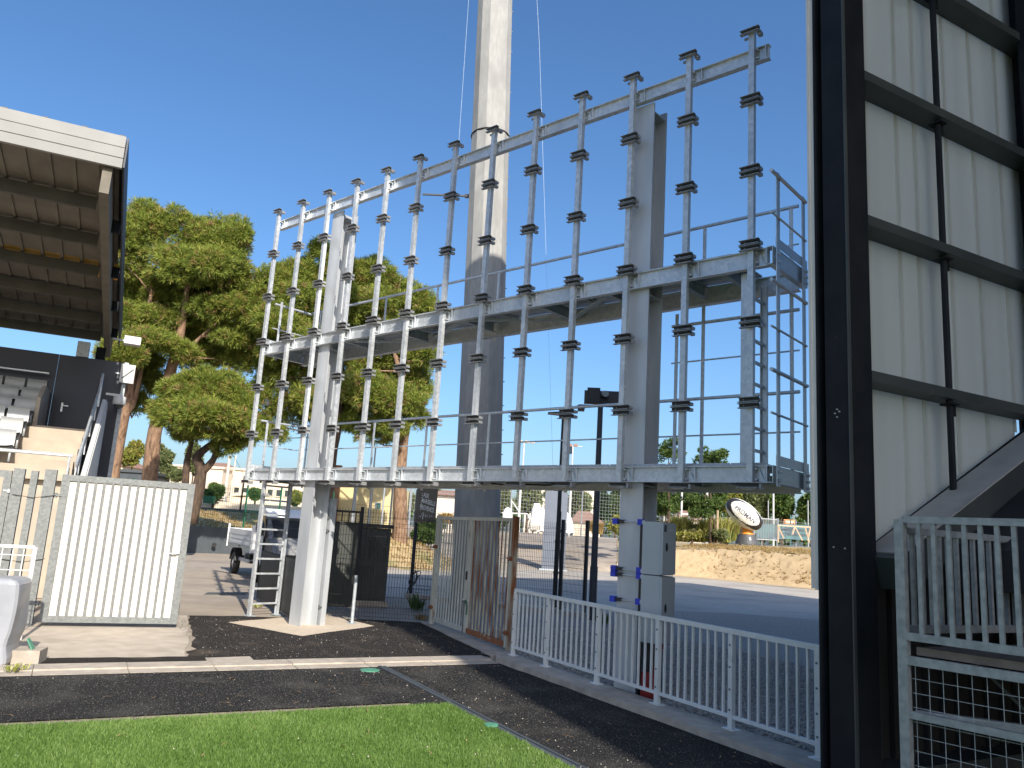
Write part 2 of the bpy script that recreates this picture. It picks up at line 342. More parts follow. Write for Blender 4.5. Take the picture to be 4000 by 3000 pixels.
def npmesh(name, verts, faces, m, parent=None, tint=None, kind=None, tri=True):
    o0 = ORG[parent.name] if parent is not None else V((0, 0, 0))
    me = bpy.data.meshes.new(name); verts = np.asarray(verts, dtype=np.float32) - np.array(o0, dtype=np.float32)
    faces = np.asarray(faces, dtype=np.int32); k = faces.shape[1]
    me.vertices.add(len(verts)); me.vertices.foreach_set('co', verts.ravel())
    me.loops.add(faces.size); me.loops.foreach_set('vertex_index', faces.ravel())
    me.polygons.add(len(faces)); me.polygons.foreach_set('loop_start', np.arange(0, faces.size, k, dtype=np.int32))
    me.polygons.foreach_set('loop_total', np.full(len(faces), k, dtype=np.int32))
    me.update(calc_edges=True)
    if tint is not None:
        a = me.attributes.new('tint', 'FLOAT', 'POINT'); a.data.foreach_set('value', np.asarray(tint, dtype=np.float32))
    me.materials.append(M[m])
    o = bpy.data.objects.new(name, me); col.objects.link(o)
    if parent is not None: o.parent = parent
    ORG[o.name] = o0
    if kind: o['kind'] = kind
    return o
def inst(src, parent, off):     # another copy of a part, sharing its mesh
    o = src.copy(); col.objects.link(o); o.parent = parent; o.location = off; ORG[o.name] = ORG[parent.name]; return o
def dup(o, loc=None, parent=None):
    c = o.copy(); col.objects.link(c)
    if parent is not None: c.parent = parent
    if loc is not None: c.location = loc
    ORG[c.name] = V(c.location) if parent is None else ORG[parent.name]
    for ch in list(o.children): dup(ch, None, c)
    return c
def text_mesh(txt, size=1.0, bold=0.0, width=None):
    cu = bpy.data.curves.new('lettering', 'FONT'); cu.body = txt; cu.size = size; cu.align_x = 'CENTER'; cu.align_y = 'CENTER'
    cu.offset = bold; cu.resolution_u = 3
    o = bpy.data.objects.new('lettering', cu); col.objects.link(o)
    dg = bpy.context.evaluated_depsgraph_get(); me = bpy.data.meshes.new_from_object(o.evaluated_get(dg))
    vs = [v.co.copy() for v in me.vertices]; fs = [tuple(p.vertices) for p in me.polygons]
    bpy.data.objects.remove(o); bpy.data.curves.remove(cu); bpy.data.meshes.remove(me)
    if width and vs:
        x0 = min(v.x for v in vs); x1 = max(v.x for v in vs); k = width/(x1-x0); vs = [V((v.x*k, v.y, 0)) for v in vs]
    return vs, fs
def put_text(txt, c, ex, ey, nrm, size, mname, parent, name='lettering', width=None, bold=0.0, thick=.004):
    vs, fs = text_mesh(txt, size, bold, width); b = MB()
    b.add([V(c) + V(ex)*v.x + V(ey)*v.y + V(nrm)*thick for v in vs], fs)
    return b.build(name, mname, parent)

exec_after = []

# ================================================================== SETTING: ground sheets
def jag(pts, step=.35, amp=.03):
    o = []; n = len(pts)
    for i in range(n):
        p, q = V(pts[i]), V(pts[(i+1) % n]); k = max(1, int((q-p).length/step))
        for j in range(k):
            t = j/k; r = p.lerp(q, t)
            if amp and j: r = r + V((rng.normal(0, amp), rng.normal(0, amp), 0))
            o.append(r)
    return o
def sheet(name, pts, z, m, amp=0.0, step=.35):
    pts = [V((p[0], p[1], z)) for p in pts]
    if amp: pts = jag(pts, step, amp)
    b = MB(); b.add(pts, [tuple(range(len(pts)))])
    return tag(b.build(name, m), kind='structure')
def slab(name, pts, z0, z1, m, amp=0.0):
    pts = [V((p[0], p[1], z0)) for p in pts]
    if amp: pts = jag(pts, .3, amp)
    b = MB(); b.prism(pts, (0, 0, z1-z0)); return tag(b.build(name, m), kind='structure')
sheet('land', [V((900*math.cos(t), 900*math.sin(t), 0)) for t in [i*math.pi/16 for i in range(32)]], -.06, 'land')
sheet('yard', [W(-60, -40), W(20, -40), W(20, 45), W(-60, 45)], -.012, 'yard')
# road of the yard, in part under the shade of the grandstand
road = [onz(1280, 2262), onz(1560, 2215), V((-14, 27, 0)), V((-10.6, 35.6, 0)), V((-1, 33.9, 0)), V((30, 28.5, 0)), V((26, 9, 0)), onz(3225, 2432), onz(2900, 2405), onz(2640, 2392), onz(2300, 2400), onz(1700, 2338), onz(1420, 2330)]
sheet('road', road, -.004, 'road', .03)
sheet('verge', [V((-11.6, 35.4, 0)), V((-10.4, 38.2, 0)), V((-1, 36.4, 0)), V((32, 31, 0)), V((32, 28.6, 0)), V((-1, 34.2, 0))], .002, 'soil', .06)
gravel_poly = [W(5.45, 3.22), W(11.6, 3.2), W(15.5, 3.2), W(18, 4.0), W(18, 16), onz(3225, 2425), onz(2900, 2398), onz(2640, 2386), onz(2300, 2396), onz(1990, 2402), onz(1700, 2425), W(1.7, 3.9)]
sheet('gravel', gravel_poly, .004, 'gravel', .04)
patch = [W(5.0, -1.42), W(3.46, -1.14), W(2.4, -1.02), W(1.28, -.91), W(.31, -.83), W(.36, .2), W(.7, 1.2), W(.85, 2.6), W(1.35, 3.75), W(5.5, 3.05), W(5.45, 2.0), W(5.49, 2.0), W(5.49, -3.35), W(4.98, -3.3), W(4.95, -2.3)]
sheet('asphalt_patch', patch, .004, 'asphalt_patch', .035, .22)
sheet('asphalt', [W(6.1, -14), W(6.1, 3.2), W(14.5, 3.2), W(22, 3.2), W(22, .5), W(8.3, .5), W(8.3, -14)], .004, 'asphalt')
sheet('concrete_square', [onz(890, 2433), onz(1180, 2487), onz(1462, 2447), onz(1270, 2402), onz(1130, 2412)], .010, 'pad_concrete', .015)
sheet('repair_strip', [onz(800, 2572), onz(975, 2566), onz(1000, 2590), onz(815, 2596)], .009, 'kerb', .03)
sheet('yard_apron', [W(.2, -9), W(5.5, -9), W(5.5, -3.4), W(5.1, -1.45), W(3.4, -1.2), W(.2, -.85)], -.006, 'concrete', .02)
# kerbs: laid stones, each its own
kb = None
for i in range(13):
    b = MB(); b0 = -9.2+i*1.0
    b.prism([W(5.5, b0, -.05), W(5.86, b0, -.05), W(5.86, b0+.992, -.05), W(5.5, b0+.992, -.05)], (0, 0, .075+rng.uniform(-.003, .003)))
    b.prism([W(5.862, b0+.004, -.05), W(6.12, b0+.004, -.05), W(6.12, b0+.99, -.05), W(5.862, b0+.99, -.05)], (0, 0, .058))
    if b0 > 2.7: continue
    o = b.build('kerb_stone', 'kerb', origin=W(5.8, b0)); o['kind'] = 'structure'
slab('railing_kerb', [W(5.62, 3.0), W(6.0, 2.80), W(12.0, 2.80), W(16, 2.82), W(16, 3.24), W(5.5, 3.26)], -.05, .075, 'kerb', .008)
slab('gate_kerb', [W(1.2, 3.55), W(5.5, 2.98), W(5.4, 3.42), W(1.3, 4.0)], -.05, .022, 'kerb', .012)
bb = MB(); bb.prism([W(6.14, .89, -.04), W(8.42, .89, -.04), W(8.42, .94, -.04), W(6.14, .94, -.04)], (0, 0, .062)); bb.prism([W(6.14, .965, -.04), W(22, .965, -.04), W(22, 1.0, -.04), W(6.14, 1.0, -.04)], (0, 0, .056))
tag(bb.build('drain_edge', 'wall_grey'), kind='structure')
bb = MB(); bb.prism([W(8.42, .88, -.04), W(22, .87, -.04), W(22, .94, -.04), W(8.42, .94, -.04)], (0, 0, .058))
tag(bb.build('turf_edge', 'wall_grey'), kind='structure')
sheet('pitch', [W(8.5, .87), W(24, .87), W(24, -14), W(8.5, -14)], .008, 'turf_base')
bb = MB(); c = onz(1445, 2620); bb.lathe(c, [(.13, -.01), (.13, .012), (.115, .016), (0.01, .017)], 20)
tag(bb.build('round_cover', 'green_disc', origin=c), 'small round green plastic cover set flush in the black asphalt', 'drain cover', 'green covers let into the ground')
bb = MB(); c = W(9.55, .86); bb.lathe(V((c.x, c.y, .008)), [(.07, -.01), (.07, .028), (.06, .030), (0.01, .031)], 20)
tag(bb.build('round_cover', 'green_disc', origin=c), 'round green cover partly hidden by the edge of the turf', 'drain cover', 'green covers let into the ground')
bb = MB()
for i in range(16): bb.bar(onz(815+i*10, 2313, .004), onz(800+i*10, 2322, .004), .03, .012)
tag(bb.build('drain_grating', 'galv_old', origin=onz(900, 2318)), 'slotted drain grating crossing the dusty yard behind the ladder', 'drain')

# turf: blades of artificial grass
n = 210000
aa = rng.uniform(8.5, 14.2, n*2); bbv = rng.uniform(-5.2, .87, n*2)
P = np.outer(aa, np.array(AX)) + np.outer(bbv, np.array(BX))
rel = P-np.array(CAM); dpt = rel@np.array(CF); X = 2000+FPX*(rel@np.array(CR))/dpt; Y = 1500-FPX*(rel@np.array(CU))/dpt
keep = (X > -700) & (X < 3000) & (Y < 3500) & (dpt > 2)
P = P[keep][:n]; k = len(P)
ang = rng.uniform(0, 2*np.pi, k); wd = rng.uniform(.003, .006, k); hh = rng.uniform(.018, .042, k); lean = rng.normal(0, .016, (k, 2))
dx = np.stack([np.cos(ang)*wd, np.sin(ang)*wd, np.zeros(k)], 1)
tip = P + np.concatenate([lean, hh[:, None]], 1); P[:, 2] = .006; tip[:, 2] += .008
vs = np.stack([P-dx, P+dx, tip], 1).reshape(-1, 3); fs = np.arange(3*k).reshape(-1, 3)
big = .5+.25*np.sin(P[:, 0]*1.7+2*np.sin(P[:, 1]*.9))*np.cos(P[:, 1]*1.3)
big2 = np.sin(P[:, 0]*5.3+1.7*np.sin(P[:, 1]*4.1))*np.sin(P[:, 1]*6.1+P[:, 0]*2.2)
tn = np.clip(np.repeat(rng.normal(.46, .26, k)+.75*(big-.5)+.13*big2, 3), 0, 1)
npmesh('artificial_turf', vs, fs, 'turf', tint=tn, kind='stuff')
# gravel stones and pale chips, built singly into one heap each
def stones(name, pts, smin, smax, m, flat=.6):
    k = len(pts); base = np.array([[1, 0, 0], [0, 1, 0], [-1, 0, 0], [0, -1, 0], [0, 0, 1], [0, 0, -.3]], float)
    fo = np.array([[0, 1, 4], [1, 2, 4], [2, 3, 4], [3, 0, 4], [1, 0, 5], [2, 1, 5], [3, 2, 5], [0, 3, 5]])
    s = rng.uniform(smin, smax, k); a = rng.uniform(0, 6.28, k); j = rng.uniform(.6, 1.4, (k, 6, 1))
    v = base[None]*j*s[:, None, None]; v[:, :, 2] *= flat; v[:, :, 0] *= rng.uniform(.7, 1.5, (k, 1))
    c, sn = np.cos(a)[:, None], np.sin(a)[:, None]
    x = v[:, :, 0]*c - v[:, :, 1]*sn; y = v[:, :, 0]*sn + v[:, :, 1]*c
    v = np.stack([x, y, v[:, :, 2]], 2) + np.asarray(pts)[:, None, :]
    f = (fo[None]+6*np.arange(k)[:, None, None]).reshape(-1, 3)
    return npmesh(name, v.reshape(-1, 3), f, m, kind='stuff')
def scatter_ab(n, a0, a1, b0, b1, z, fn=None):
    A = rng.uniform(a0, a1, n); B = rng.uniform(b0, b1, n)
    if fn is not None:
        q = fn(A, B); A, B = A[q], B[q]
    p = np.outer(A, np.array(AX)) + np.outer(B, np.array(BX)); p[:, 2] = z; return p
stones('gravel_stones', np.concatenate([scatter_ab(26000, 2.2, 13.2, 3.5, 8.2, .008), scatter_ab(10000, 5.6, 16, 3.22, 5.2, .012), scatter_ab(4000, 12.6, 16, 2.0, 6.5, .010)]), .012, .03, 'stone')
def clump(A, B): return rng.uniform(0, 1, len(A)) < np.exp(-((B-.9)/.7)**2)*.8 + np.exp(-((B-3.0)/.35)**2)*.5 + np.exp(-((A-6.2)/.25)**2)*.5 + .06
chips = scatter_ab(1900, 6.15, 12.5, -3.4, 3.1, .010, clump)
stones('scattered_chips', np.concatenate([chips[rng.uniform(0, 1, len(chips)) < .5], scatter_ab(300, .6, 5.4, -1.2, 3.2, .010), scatter_ab(60, 8.6, 12, -4, .8, .040)]), .003, .010, 'chip', .7)
stones('asphalt_grains', np.concatenate([scatter_ab(42000, 6.12, 12.2, -4.2, 2.8, .004, lambda A, B: (A < 8.5) | (B > 1.0)), scatter_ab(12000, .4, 5.45, -1.2, 3.0, .004, lambda A, B: (A > .6) | (B > -.8))]), .003, .0075, 'grain', .7)
# fibres and twigs that have blown onto the asphalt
pts = scatter_ab(140, 6.2, 12.5, -5, 3.0, .012, lambda A, B: (A < 8.5) | (B > .9) | (rng.uniform(0, 1, len(A)) < .5))
vs, fs = [], []
for p in pts:
    a = rng.uniform(0, 6.28); l = rng.uniform(.03, .13); d = np.array([math.cos(a), math.sin(a), 0])*l; nn = np.array([-d[1], d[0], 0])/l*.004; zz = np.array([0, 0, .008]); q = p+np.array([0, 0, .03 if (p@np.array(AX) > 8.5 and p@np.array(BX) < .87) else 0])
    m_ = q + d*.5 + np.array([rng.normal(0, .012), rng.normal(0, .012), 0])
    i = len(vs); vs += [q-nn, q+nn, m_+nn+zz, m_-nn+zz, q+d+nn*.6, q+d-nn*.6]; fs += [[i, i+1, i+2, i+3], [i+3, i+2, i+4, i+5]]
npmesh('scattered_twigs', vs, fs, 'litter_twig', kind='stuff')

# ------------------------------------------------------------------ rising ground behind the yard
def ribbon(name, line, prof, ds, m, amp=.05, step=.45, z0=0.0):
    pts = []
    for (p, q) in zip(line[:-1], line[1:]):
        L_ = math.hypot(q[0]-p[0], q[1]-p[1]); k = max(1, int(L_/step))
        for i in range(k):
            t = i/k; pts.append([p[j]+(q[j]-p[j])*t for j in range(len(p))])
    pts.append(list(line[-1])); pts = np.array(pts); nrm = pts[:, 2:4]/np.linalg.norm(pts[:, 2:4], axis=1)[:, None]
    kk = len(ds); vs = []
    for i in range(len(pts)):
        for d in ds:
            z = prof(d, pts[i, 4]); a_ = amp*min(1, d)
            vs.append([pts[i, 0]+nrm[i, 0]*d+rng.normal(0, a_*.6), pts[i, 1]+nrm[i, 1]*d+rng.normal(0, a_*.6), z0+z+(rng.normal(0, a_*.7) if d > 0 else -.05)])
    fs = [[i*kk+j, i*kk+j+1, (i+1)*kk+j+1, (i+1)*kk+j] for i in range(len(pts)-1) for j in range(kk-1)]
    o = npmesh(name, vs, fs, m); o['kind'] = 'structure'; o.data.polygons.foreach_set('use_smooth', [True]*len(o.data.polygons)); return o
def sst(x): x = max(0, min(1, x)); return x*x*(3-2*x)
def bankprof(d, k): return k*(1.75*sst(d/1.5)+min(.06*max(0, d-1.5), .45)) + (1-k)*min(.062*d, 2.2)
R_LINE = [(-12.3, 14.0, -.85, .5, 0), (-14, 21.5, -.85, .5, 0), (-13.6, 29, -.7, .7, 0), (-12.6, 33.5, -.55, .85, .25), (-11.0, 36.6, -.3, .95, .85), (-8, 36.9, 0, 1, 1), (-1.0, 35.9, .12, 1, 1), (14, 33, .2, 1, 1), (42, 27.5, .2, 1, 1)]
ribbon('ramp', R_LINE[:4], bankprof, [0, .5, 1, 2, 4, 8, 14, 22, 34, 60, 140], 'yard', .015)
ribbon('earth_bank', R_LINE[3:], bankprof, [0, .15, .3, .45, .6, .75, .9, 1.05, 1.2, 1.35, 1.5, 1.8], 'soil', .045, .3)
ribbon('bank_top', R_LINE[3:], lambda d, k: bankprof(d, k)+.012, [1.62, 2.2, 3, 4, 5.5, 8, 12, 20, 34, 60, 140], 'dry_grass', .04)
L_LINE = [(-29.5, -30, -.94, .35, 1), (-24.6, 6, -.94, .35, 1), (-23.6, 13.6, -.94, .35, 1), (-22.8, 17, -.88, .47, 1)]
ribbon('dry_bank', L_LINE, lambda d, k: 1.3+.9*sst(d/11), [.05, .4, 1, 2, 3.5, 5, 7, 9, 11, 16, 30, 80, 160], 'dry_grass', .03, .6)
# small grassy mound the right-hand pine grows from
mv = []; mf = []
for i in range(13):
    for j in range(25):
        r = i/12; t = 2*math.pi*j/24; h = 1.62*(1-sst(r))
        mv.append((-17.6+5.6*r*math.cos(t), 18.6+5.2*r*math.sin(t), h+rng.normal(0, .03) if i < 12 else -.05))
for i in range(12):
    for j in range(24): mf.append([i*25+j, i*25+j+1, (i+1)*25+j+1, (i+1)*25+j])
o = npmesh('grass_mound', mv, mf, 'dry_grass'); o['kind'] = 'structure'

# ================================================================== SCOREBOARD FRAME
fr = thing('scoreboard_frame', (5.4, .3, 0), 'tall galvanised steel scoreboard frame on two columns, without its screen panels', 'scoreboard frame')
ZB, HS = 2.6209, .97881
# columns (wide flange sections, flanges facing the front)
def column(x, name='column'):
    b = MB(); y0, y1, wf, tf = .125, .49, .345, .022
    b.box((x, y0+tf/2, -.02), wf, tf, 8.09+.02); b.box((x, y1-tf/2, -.02), wf, tf, 8.09+.02)
    b.box((x, (y0+y1)/2, -.02), .016, y1-y0-2*tf-.001, 8.09+.02)
    for z in (2.62, 2.88, 5.22, 5.55, 7.95):
        for q in (-1, 1): b.box((x+q*(.009+.08), (y0+y1)/2, z), .155, y1-y0-2*tf-.004, .014)
    c = b.build(name, 'galv_column', fr)
    cap = MB(); cap.box((x, (y0+y1)/2, 8.075), wf-.01, y1-y0-.05, .012); 
    return c
c1 = column(1.975); c2 = column(9.105)
gpt = thing('gate_post', (2.12, .60, 0), 'galvanised gate post with hinge lugs standing tight behind the left column', 'post')
b = MB(); b.box((2.12, .60, 0), .13, .11, 2.36); b.build('post_shaft', 'galv_column', gpt)
b = MB()
for z in (.35, 1.75, 2.0):
    b.tube((2.02, .53, z), (2.2, .53, z), .013, 6); b.box((2.13, .53, z-.03), .05, .03, .06)
b.build('hinge_lug', 'galv_old', gpt)
b = MB(); b.box((2.15, .535, 2.02), .15, .012, .33); b.build('lock_plate', 'galv_dull', gpt)
# beams
def stiff(b, x, zc, h):
    b.box((x, .047, zc-h/2+.013), .012, .034, h-.026)
def front_beam(z0, z1):
    b = MB(); h = z1-z0; zc = (z0+z1)/2
    b.ibeam((-.02, .075, zc), (11.0, .075, zc), h, .09, .009, .012)
    for k in range(13):
        x = k*.9; stiff(b, x+.16, zc, h)
        b.prism([(x+.075, .05, zc-h/2+.02), (x+.15, .05, zc-h/2+.013), (x+.075, .05, zc+h/2-.02)], (0, .006, 0))
    bm_ = b.build('front_beam', 'galv', fr)
    nb = MB()
    for k in range(13):
        for dz in (-.065, .06): nb.tube((k*.9+.058, .07, zc+dz), (k*.9+.058, .0, zc+dz), .014, 6)
    nb.build('bolt', 'galv', bm_, kind='stuff'); return bm_
front_beam(2.66, 2.86); front_beam(5.30, 5.53); front_beam(8.10, 8.30)
def deck(z0, z1, holes):
    b = MB(); zc = (z0+z1)/2; h = z1-z0
    b.ibeam((-.02, 1.03, zc-.04), (11.0, 1.03, zc-.04), h+.02, .11, .009, .012); b.build('rear_beam', 'galv', fr)
    for x in (-.02, 11.03):
        b = MB(); b.chan((x, .0, zc), (x, 1.12, zc), h, .075, .01, (-1 if x > 5 else 1, 0, 0)); b.build('end_beam', 'galv', fr)
    for x in (1.45, 2.55, 4.05, 5.7, 7.35, 8.6, 9.7, 10.35):
        b = MB(); b.chan((x, .175, zc-.01), (x, .97, zc-.01), h*.75, .07, .008, (1, 0, 0)); b.build('cross_beam', 'galv_dull', fr)
    for (xa, xb) in ((2.6, 4.0), (4.1, 5.65), (5.75, 7.3), (7.4, 8.55)):
        for s in (0, 1):
            b = MB(); ya, yb = (.2, .95) if s == 0 else (.95, .2)
            if (s == 0) == (xa in (2.6, 5.75)): b.bar((xa, ya, z0+.035), (xb, yb, z0+.035), .07, .03); b.build('diagonal_brace', 'galv_dull', fr)
    x = 0.03; i = 0
    while x < 10.9:
        L_ = min(.86, 10.95-x)
        if any(h0 < x+L_*.5 < h1 for h0, h1 in holes): x += L_+.01; continue
        b = MB()
        for j in range(9):
            y = .13+.105*j; b.box((x+L_/2, y+.05, z1+.006), L_, .09, .022)
        for xx in (x+.03, x+L_-.03): b.box((xx, .6, z1-.02), .03, .9, .025)
        b.box((x+L_/2, .125, z1+.004), L_, .006, .04)
        b.build('deck_panel', 'grate', fr); x += L_+.012; i += 1
    b = MB(); b.box((-.05, .56, z1+.002), .008, 1.1, .12); b.build('toe_board', 'galv', fr)
    b = MB(); b.box((11.085, .56, z1+.002), .008, 1.02, .12); b.build('toe_board', 'galv', fr)
deck(2.66, 2.86, []); deck(5.30, 5.53, [(10.2, 10.95)])
# uprights with screen clamps
b = MB()
def clamp_unit(b, zc):
    h_, wd_c, t_c = .060, .06, .007
    for q_ in (-1, 1): b.bar((-.128, -.078, zc+q_*(h_-t_c)/2), (.128, -.078, zc+q_*(h_-t_c)/2), wd_c, t_c)
    b.bar((-.125, -.052, zc), (.125, -.052, zc), .006, h_-2*t_c-.001, mi=1)  # web takes the black colour, painting in the shade inside the channel
b2 = MB(); clamp_unit(b2, -.036); clamp_unit(b2, .036)
for z in (-.036, .036):
    b2.box((.10, .005, z-.02), .05, .085, .04); b2.tube((.09, -.05, z), (.09, .02, z), .010, 5); b2.tube((-.06, -.05, z), (-.06, -.075, z), .008, 5)
b1 = MB(); clamp_unit(b1, 0); b1.box((.10, .01, -.05), .05, .09, .05); b1.tube((.09, -.02, -.03), (.09, .06, -.03), .012, 5)
b1.box((-.08, 0, -.06), .05, .02, .03)
b0 = MB(); clamp_unit(b0, 0); b0.bar((-.10, -.05, -.045), (.12, -.12, -.05), .03, .008); b0.box((.12, .0, -.045), .07, .1, .06)
def loosen(b): b.v = [p + ORG[fr.name] for p in b.v]; return b
clamps = [loosen(x).build('screen_clamp', ['alu', 'plastic_black'], fr) for x in (b2, b1, b0)]  # black slot is painted recess shade on the clamp webs
for k in range(13):
    x = k*.9; o_ = V((x, 0, 0)); b = MB()
    w_, d_, t_ = .075, .07, .005
    b.box((x, -.045+d_/2, ZB-.02), w_, d_, 6*HS+.04)
    up = b.build('upright', 'galv', fr)
    for j in range(7):
        src = clamps[0 if 0 < j < 6 else (1 if j == 6 else 2)]
        z = ZB+j*HS; off = V((x, 0, z))-ORG[fr.name]+V((rng.normal(0, .004), 0, rng.normal(0, .003)))
        if k == 0 and j in (1, 6, 0): 
            s_ = src; s_.parent = up; s_.location = off
        else: inst(src, up, off)
# handrails
b = MB()
def rail_tube(x0, x1, z, r, y=1.10): 
    q = MB(); q.tube((x0, y, z), (x1, y, z), r, 8); q.build('handrail', 'galv', fr)
for z in (3.92, 6.47): rail_tube(.05 if z > 5 else .05, 10.97, z, .024)
for z in (3.40, 5.93): rail_tube(.05, 10.97, z, .012)
rail_tube(9.1, 10.97, 5.02, .024); rail_tube(9.1, 10.97, 4.47, .012)
for z0, z1, xs in ((2.58, 3.90, (.35, 2.55, 4.05, 5.6, 7.3, 8.65)), (5.2, 6.45, (.35, 2.55, 4.05, 5.6, 7.3, 8.65, 9.6, 10.87)), (2.58, 5.2, (9.18, 9.6, 10.87))):
    for x in xs:
        q = MB(); q.box((x, 1.095, z0), .05, .012, z1-z0); q.build('rail_post', 'galv', fr)
def side_tube(x, z, r, y0=-.06, y1=1.03):
    q = MB(); q.tube((x, y0, z), (x, y1, z), r, 8); q.build('handrail', 'galv', fr)
for z, r in ((3.45, .014), (3.96, .024), (4.48, .014), (5.05, .024), (5.90, .014), (6.44, .024)): side_tube(11.11, z, r, -.15, .98)
for z, r in ((3.40, .012), (3.92, .022), (5.93, .012), (6.47, .022)): side_tube(-.07, z, r, .2, 1.15)
for y in (.09, .93):
    q = MB(); q.box((11.095, y, 2.62), .014, .09, 3.88); q.build('rail_post', 'galv', fr)
for y, z0 in ((.35, 2.62), (.35, 5.25)):
    q = MB(); q.box((-.055, y, z0), .012, .05, 1.3); q.build('rail_post', 'galv', fr)
# end plates and bolts at the right-hand corners
for z in (2.62, 5.27):
    q = MB(); q.box((11.095, .99, z), .02, .10, .26); pl = q.build('splice_plate', 'galv', fr)
    q = MB()
    for zz in (.05, .13, .21): q.tube((11.1, .99, z+zz), (11.13, .99, z+zz), .016, 6)
    for zz in (.07, .17): q.tube((11.1, .09, z+zz), (11.13, .09, z+zz), .016, 6)
    q.build('bolt', 'galv', pl, kind='stuff')
    q = MB(); q.box((10.99, .03, z+.05), .012, .06, .2); q.build('corner_plate', 'galv', fr)
# ladders: the one from the ground and the one between the decks
def ladder(x, ya, yb, z0, z1, dz, zr0, parent=fr):
    st = []
    for y, od in ((ya, 1), (yb, -1)):
        q = MB(); q.chan((x, y, z0), (x, y, z1), .09, .05, .006, (0, od, 0), up=V((1, 0, 0))); st.append(q.build('ladder_stile', 'galv', parent))
    z = zr0
    while z < z1-.05:
        q = MB(); q.bar((x, ya+.02, z), (x, yb-.02, z), .035, .035); q.build('ladder_rung', 'galv', parent); z += dz
    return st
ladder(.40, .16, .78, 0, 2.70, .291, .235)
ladder(10.62, .22, .80, 2.9, 5.3, .28, 3.1)
for y in (.16, .78):
    q = MB(); q.box((.40, y, .0), .22, .16, .014); q.build('ladder_foot', 'galv_dull', fr)
# cable loop hanging from the lower front beam
q = MB(); q.path([(6.55, .2, 2.64), (6.9, .2, 2.615), (7.2, .2, 2.63), (7.6, .2, 2.62), (8.0, .2, 2.64)], .012, 5); q.build('hanging_cable', 'cable', fr)

# control cabinet strapped to the right-hand column
cb = thing('control_cabinet', (9.55, .3, .85), 'pale grey two-part electrical cabinet strapped to the right-hand column', 'electrical cabinet')
cx0, cx1, cy0, cy1 = 9.335, 9.60, .05, .385
ez = (ony(2525, 2510, cy0).z, ony(2530, 2245, cy0).z, ony(2535, 2037, cy0).z)
def cab(z0, z1):
    b = MB(); b.box(((cx0+cx1)/2, (cy0+cy1)/2, z0), cx1-cx0, cy1-cy0, z1-z0); o = b.build('cabinet_body', 'cabinet', cb)
    d = MB(); d.box((cx1+.016, (cy0+cy1)/2, z0+.012), .03, cy1-cy0-.006, z1-z0-.024); dd = d.build('cabinet_door', 'cabinet', cb)
    h = MB(); zc = (z0+z1)/2+.02
    h.ellip((cx1+.033, cy0+.10, zc), .012, .028, .055, 10, 6); h.build('door_handle', 'plastic_black', dd)
    return dd
cab(ez[0], ez[1]-.006); dtop = cab(ez[1]+.006, ez[2])
b = MB(); b.box((cx1+.034, cy0+.055, ez[2]-.12), .004, .05, .085); b.build('maker_plate', 'print_dark', dtop)
b = MB(); b.box((cx1+.034, cy0+.20, ez[2]-.10), .003, .10, .012); b.build('name_strip', 'print_white', dtop)
b = MB(); b.box((9.30, .10, .02), .035, .05, ez[2]-.05); b.build('mounting_rail', 'plastic_black', cb)
b = MB(); b.box((9.43, .24, .03), .16, .16, ez[0]-.03); cd_ = b.build('cable_duct', 'plastic_black', cb)
b = MB(); b.path([(9.57, .2, ez[0]), (9.56, .2, .7), (9.50, .18, .3), (9.48, .18, .03)], .035, 8); b.build('red_conduit', 'red', cb)
b = MB(); b.box((9.45, .13, .02), .22, .05, .3); b.build('red_duct_cover', 'red', cb)
zs = [ony(2450, 2037, .12).z, ony(2440, 2222, .12).z, ony(2440, 2243, .12).z, ony(2440, 2342, .12).z]
for i, z in enumerate(zs):
    lab = ['topmost blue-ended strap clamp round the right-hand column', 'upper of the two close strap clamps at the cabinet joint', 'lower of the two close strap clamps at the cabinet joint', 'lowest blue-ended strap clamp just above the white railing'][i]
    t = thing('strap_clamp', (9.1, .12, z), lab, 'clamp', 'blue-ended strap clamps round the column')
    b = MB(); b.tube((8.84, .085, z), (9.34, .085, z-.01), .008, 6); b.build('rod', 'galv', t)
    for x in (8.90, 9.285):
        b = MB(); b.box((x, .09, z-.04), .075, .06, .075); b.build('end_block', 'blue', t)
    b = MB(); b.box((8.985, .09, z-.02), .09, .03, .04); b.build('dark_sleeve', 'plastic_black', t)
    b = MB(); b.tube((9.34, .09, z-.005), (9.34, .06, z-.005), .03, 8); b.build('wheel_nut', 'galv', t)

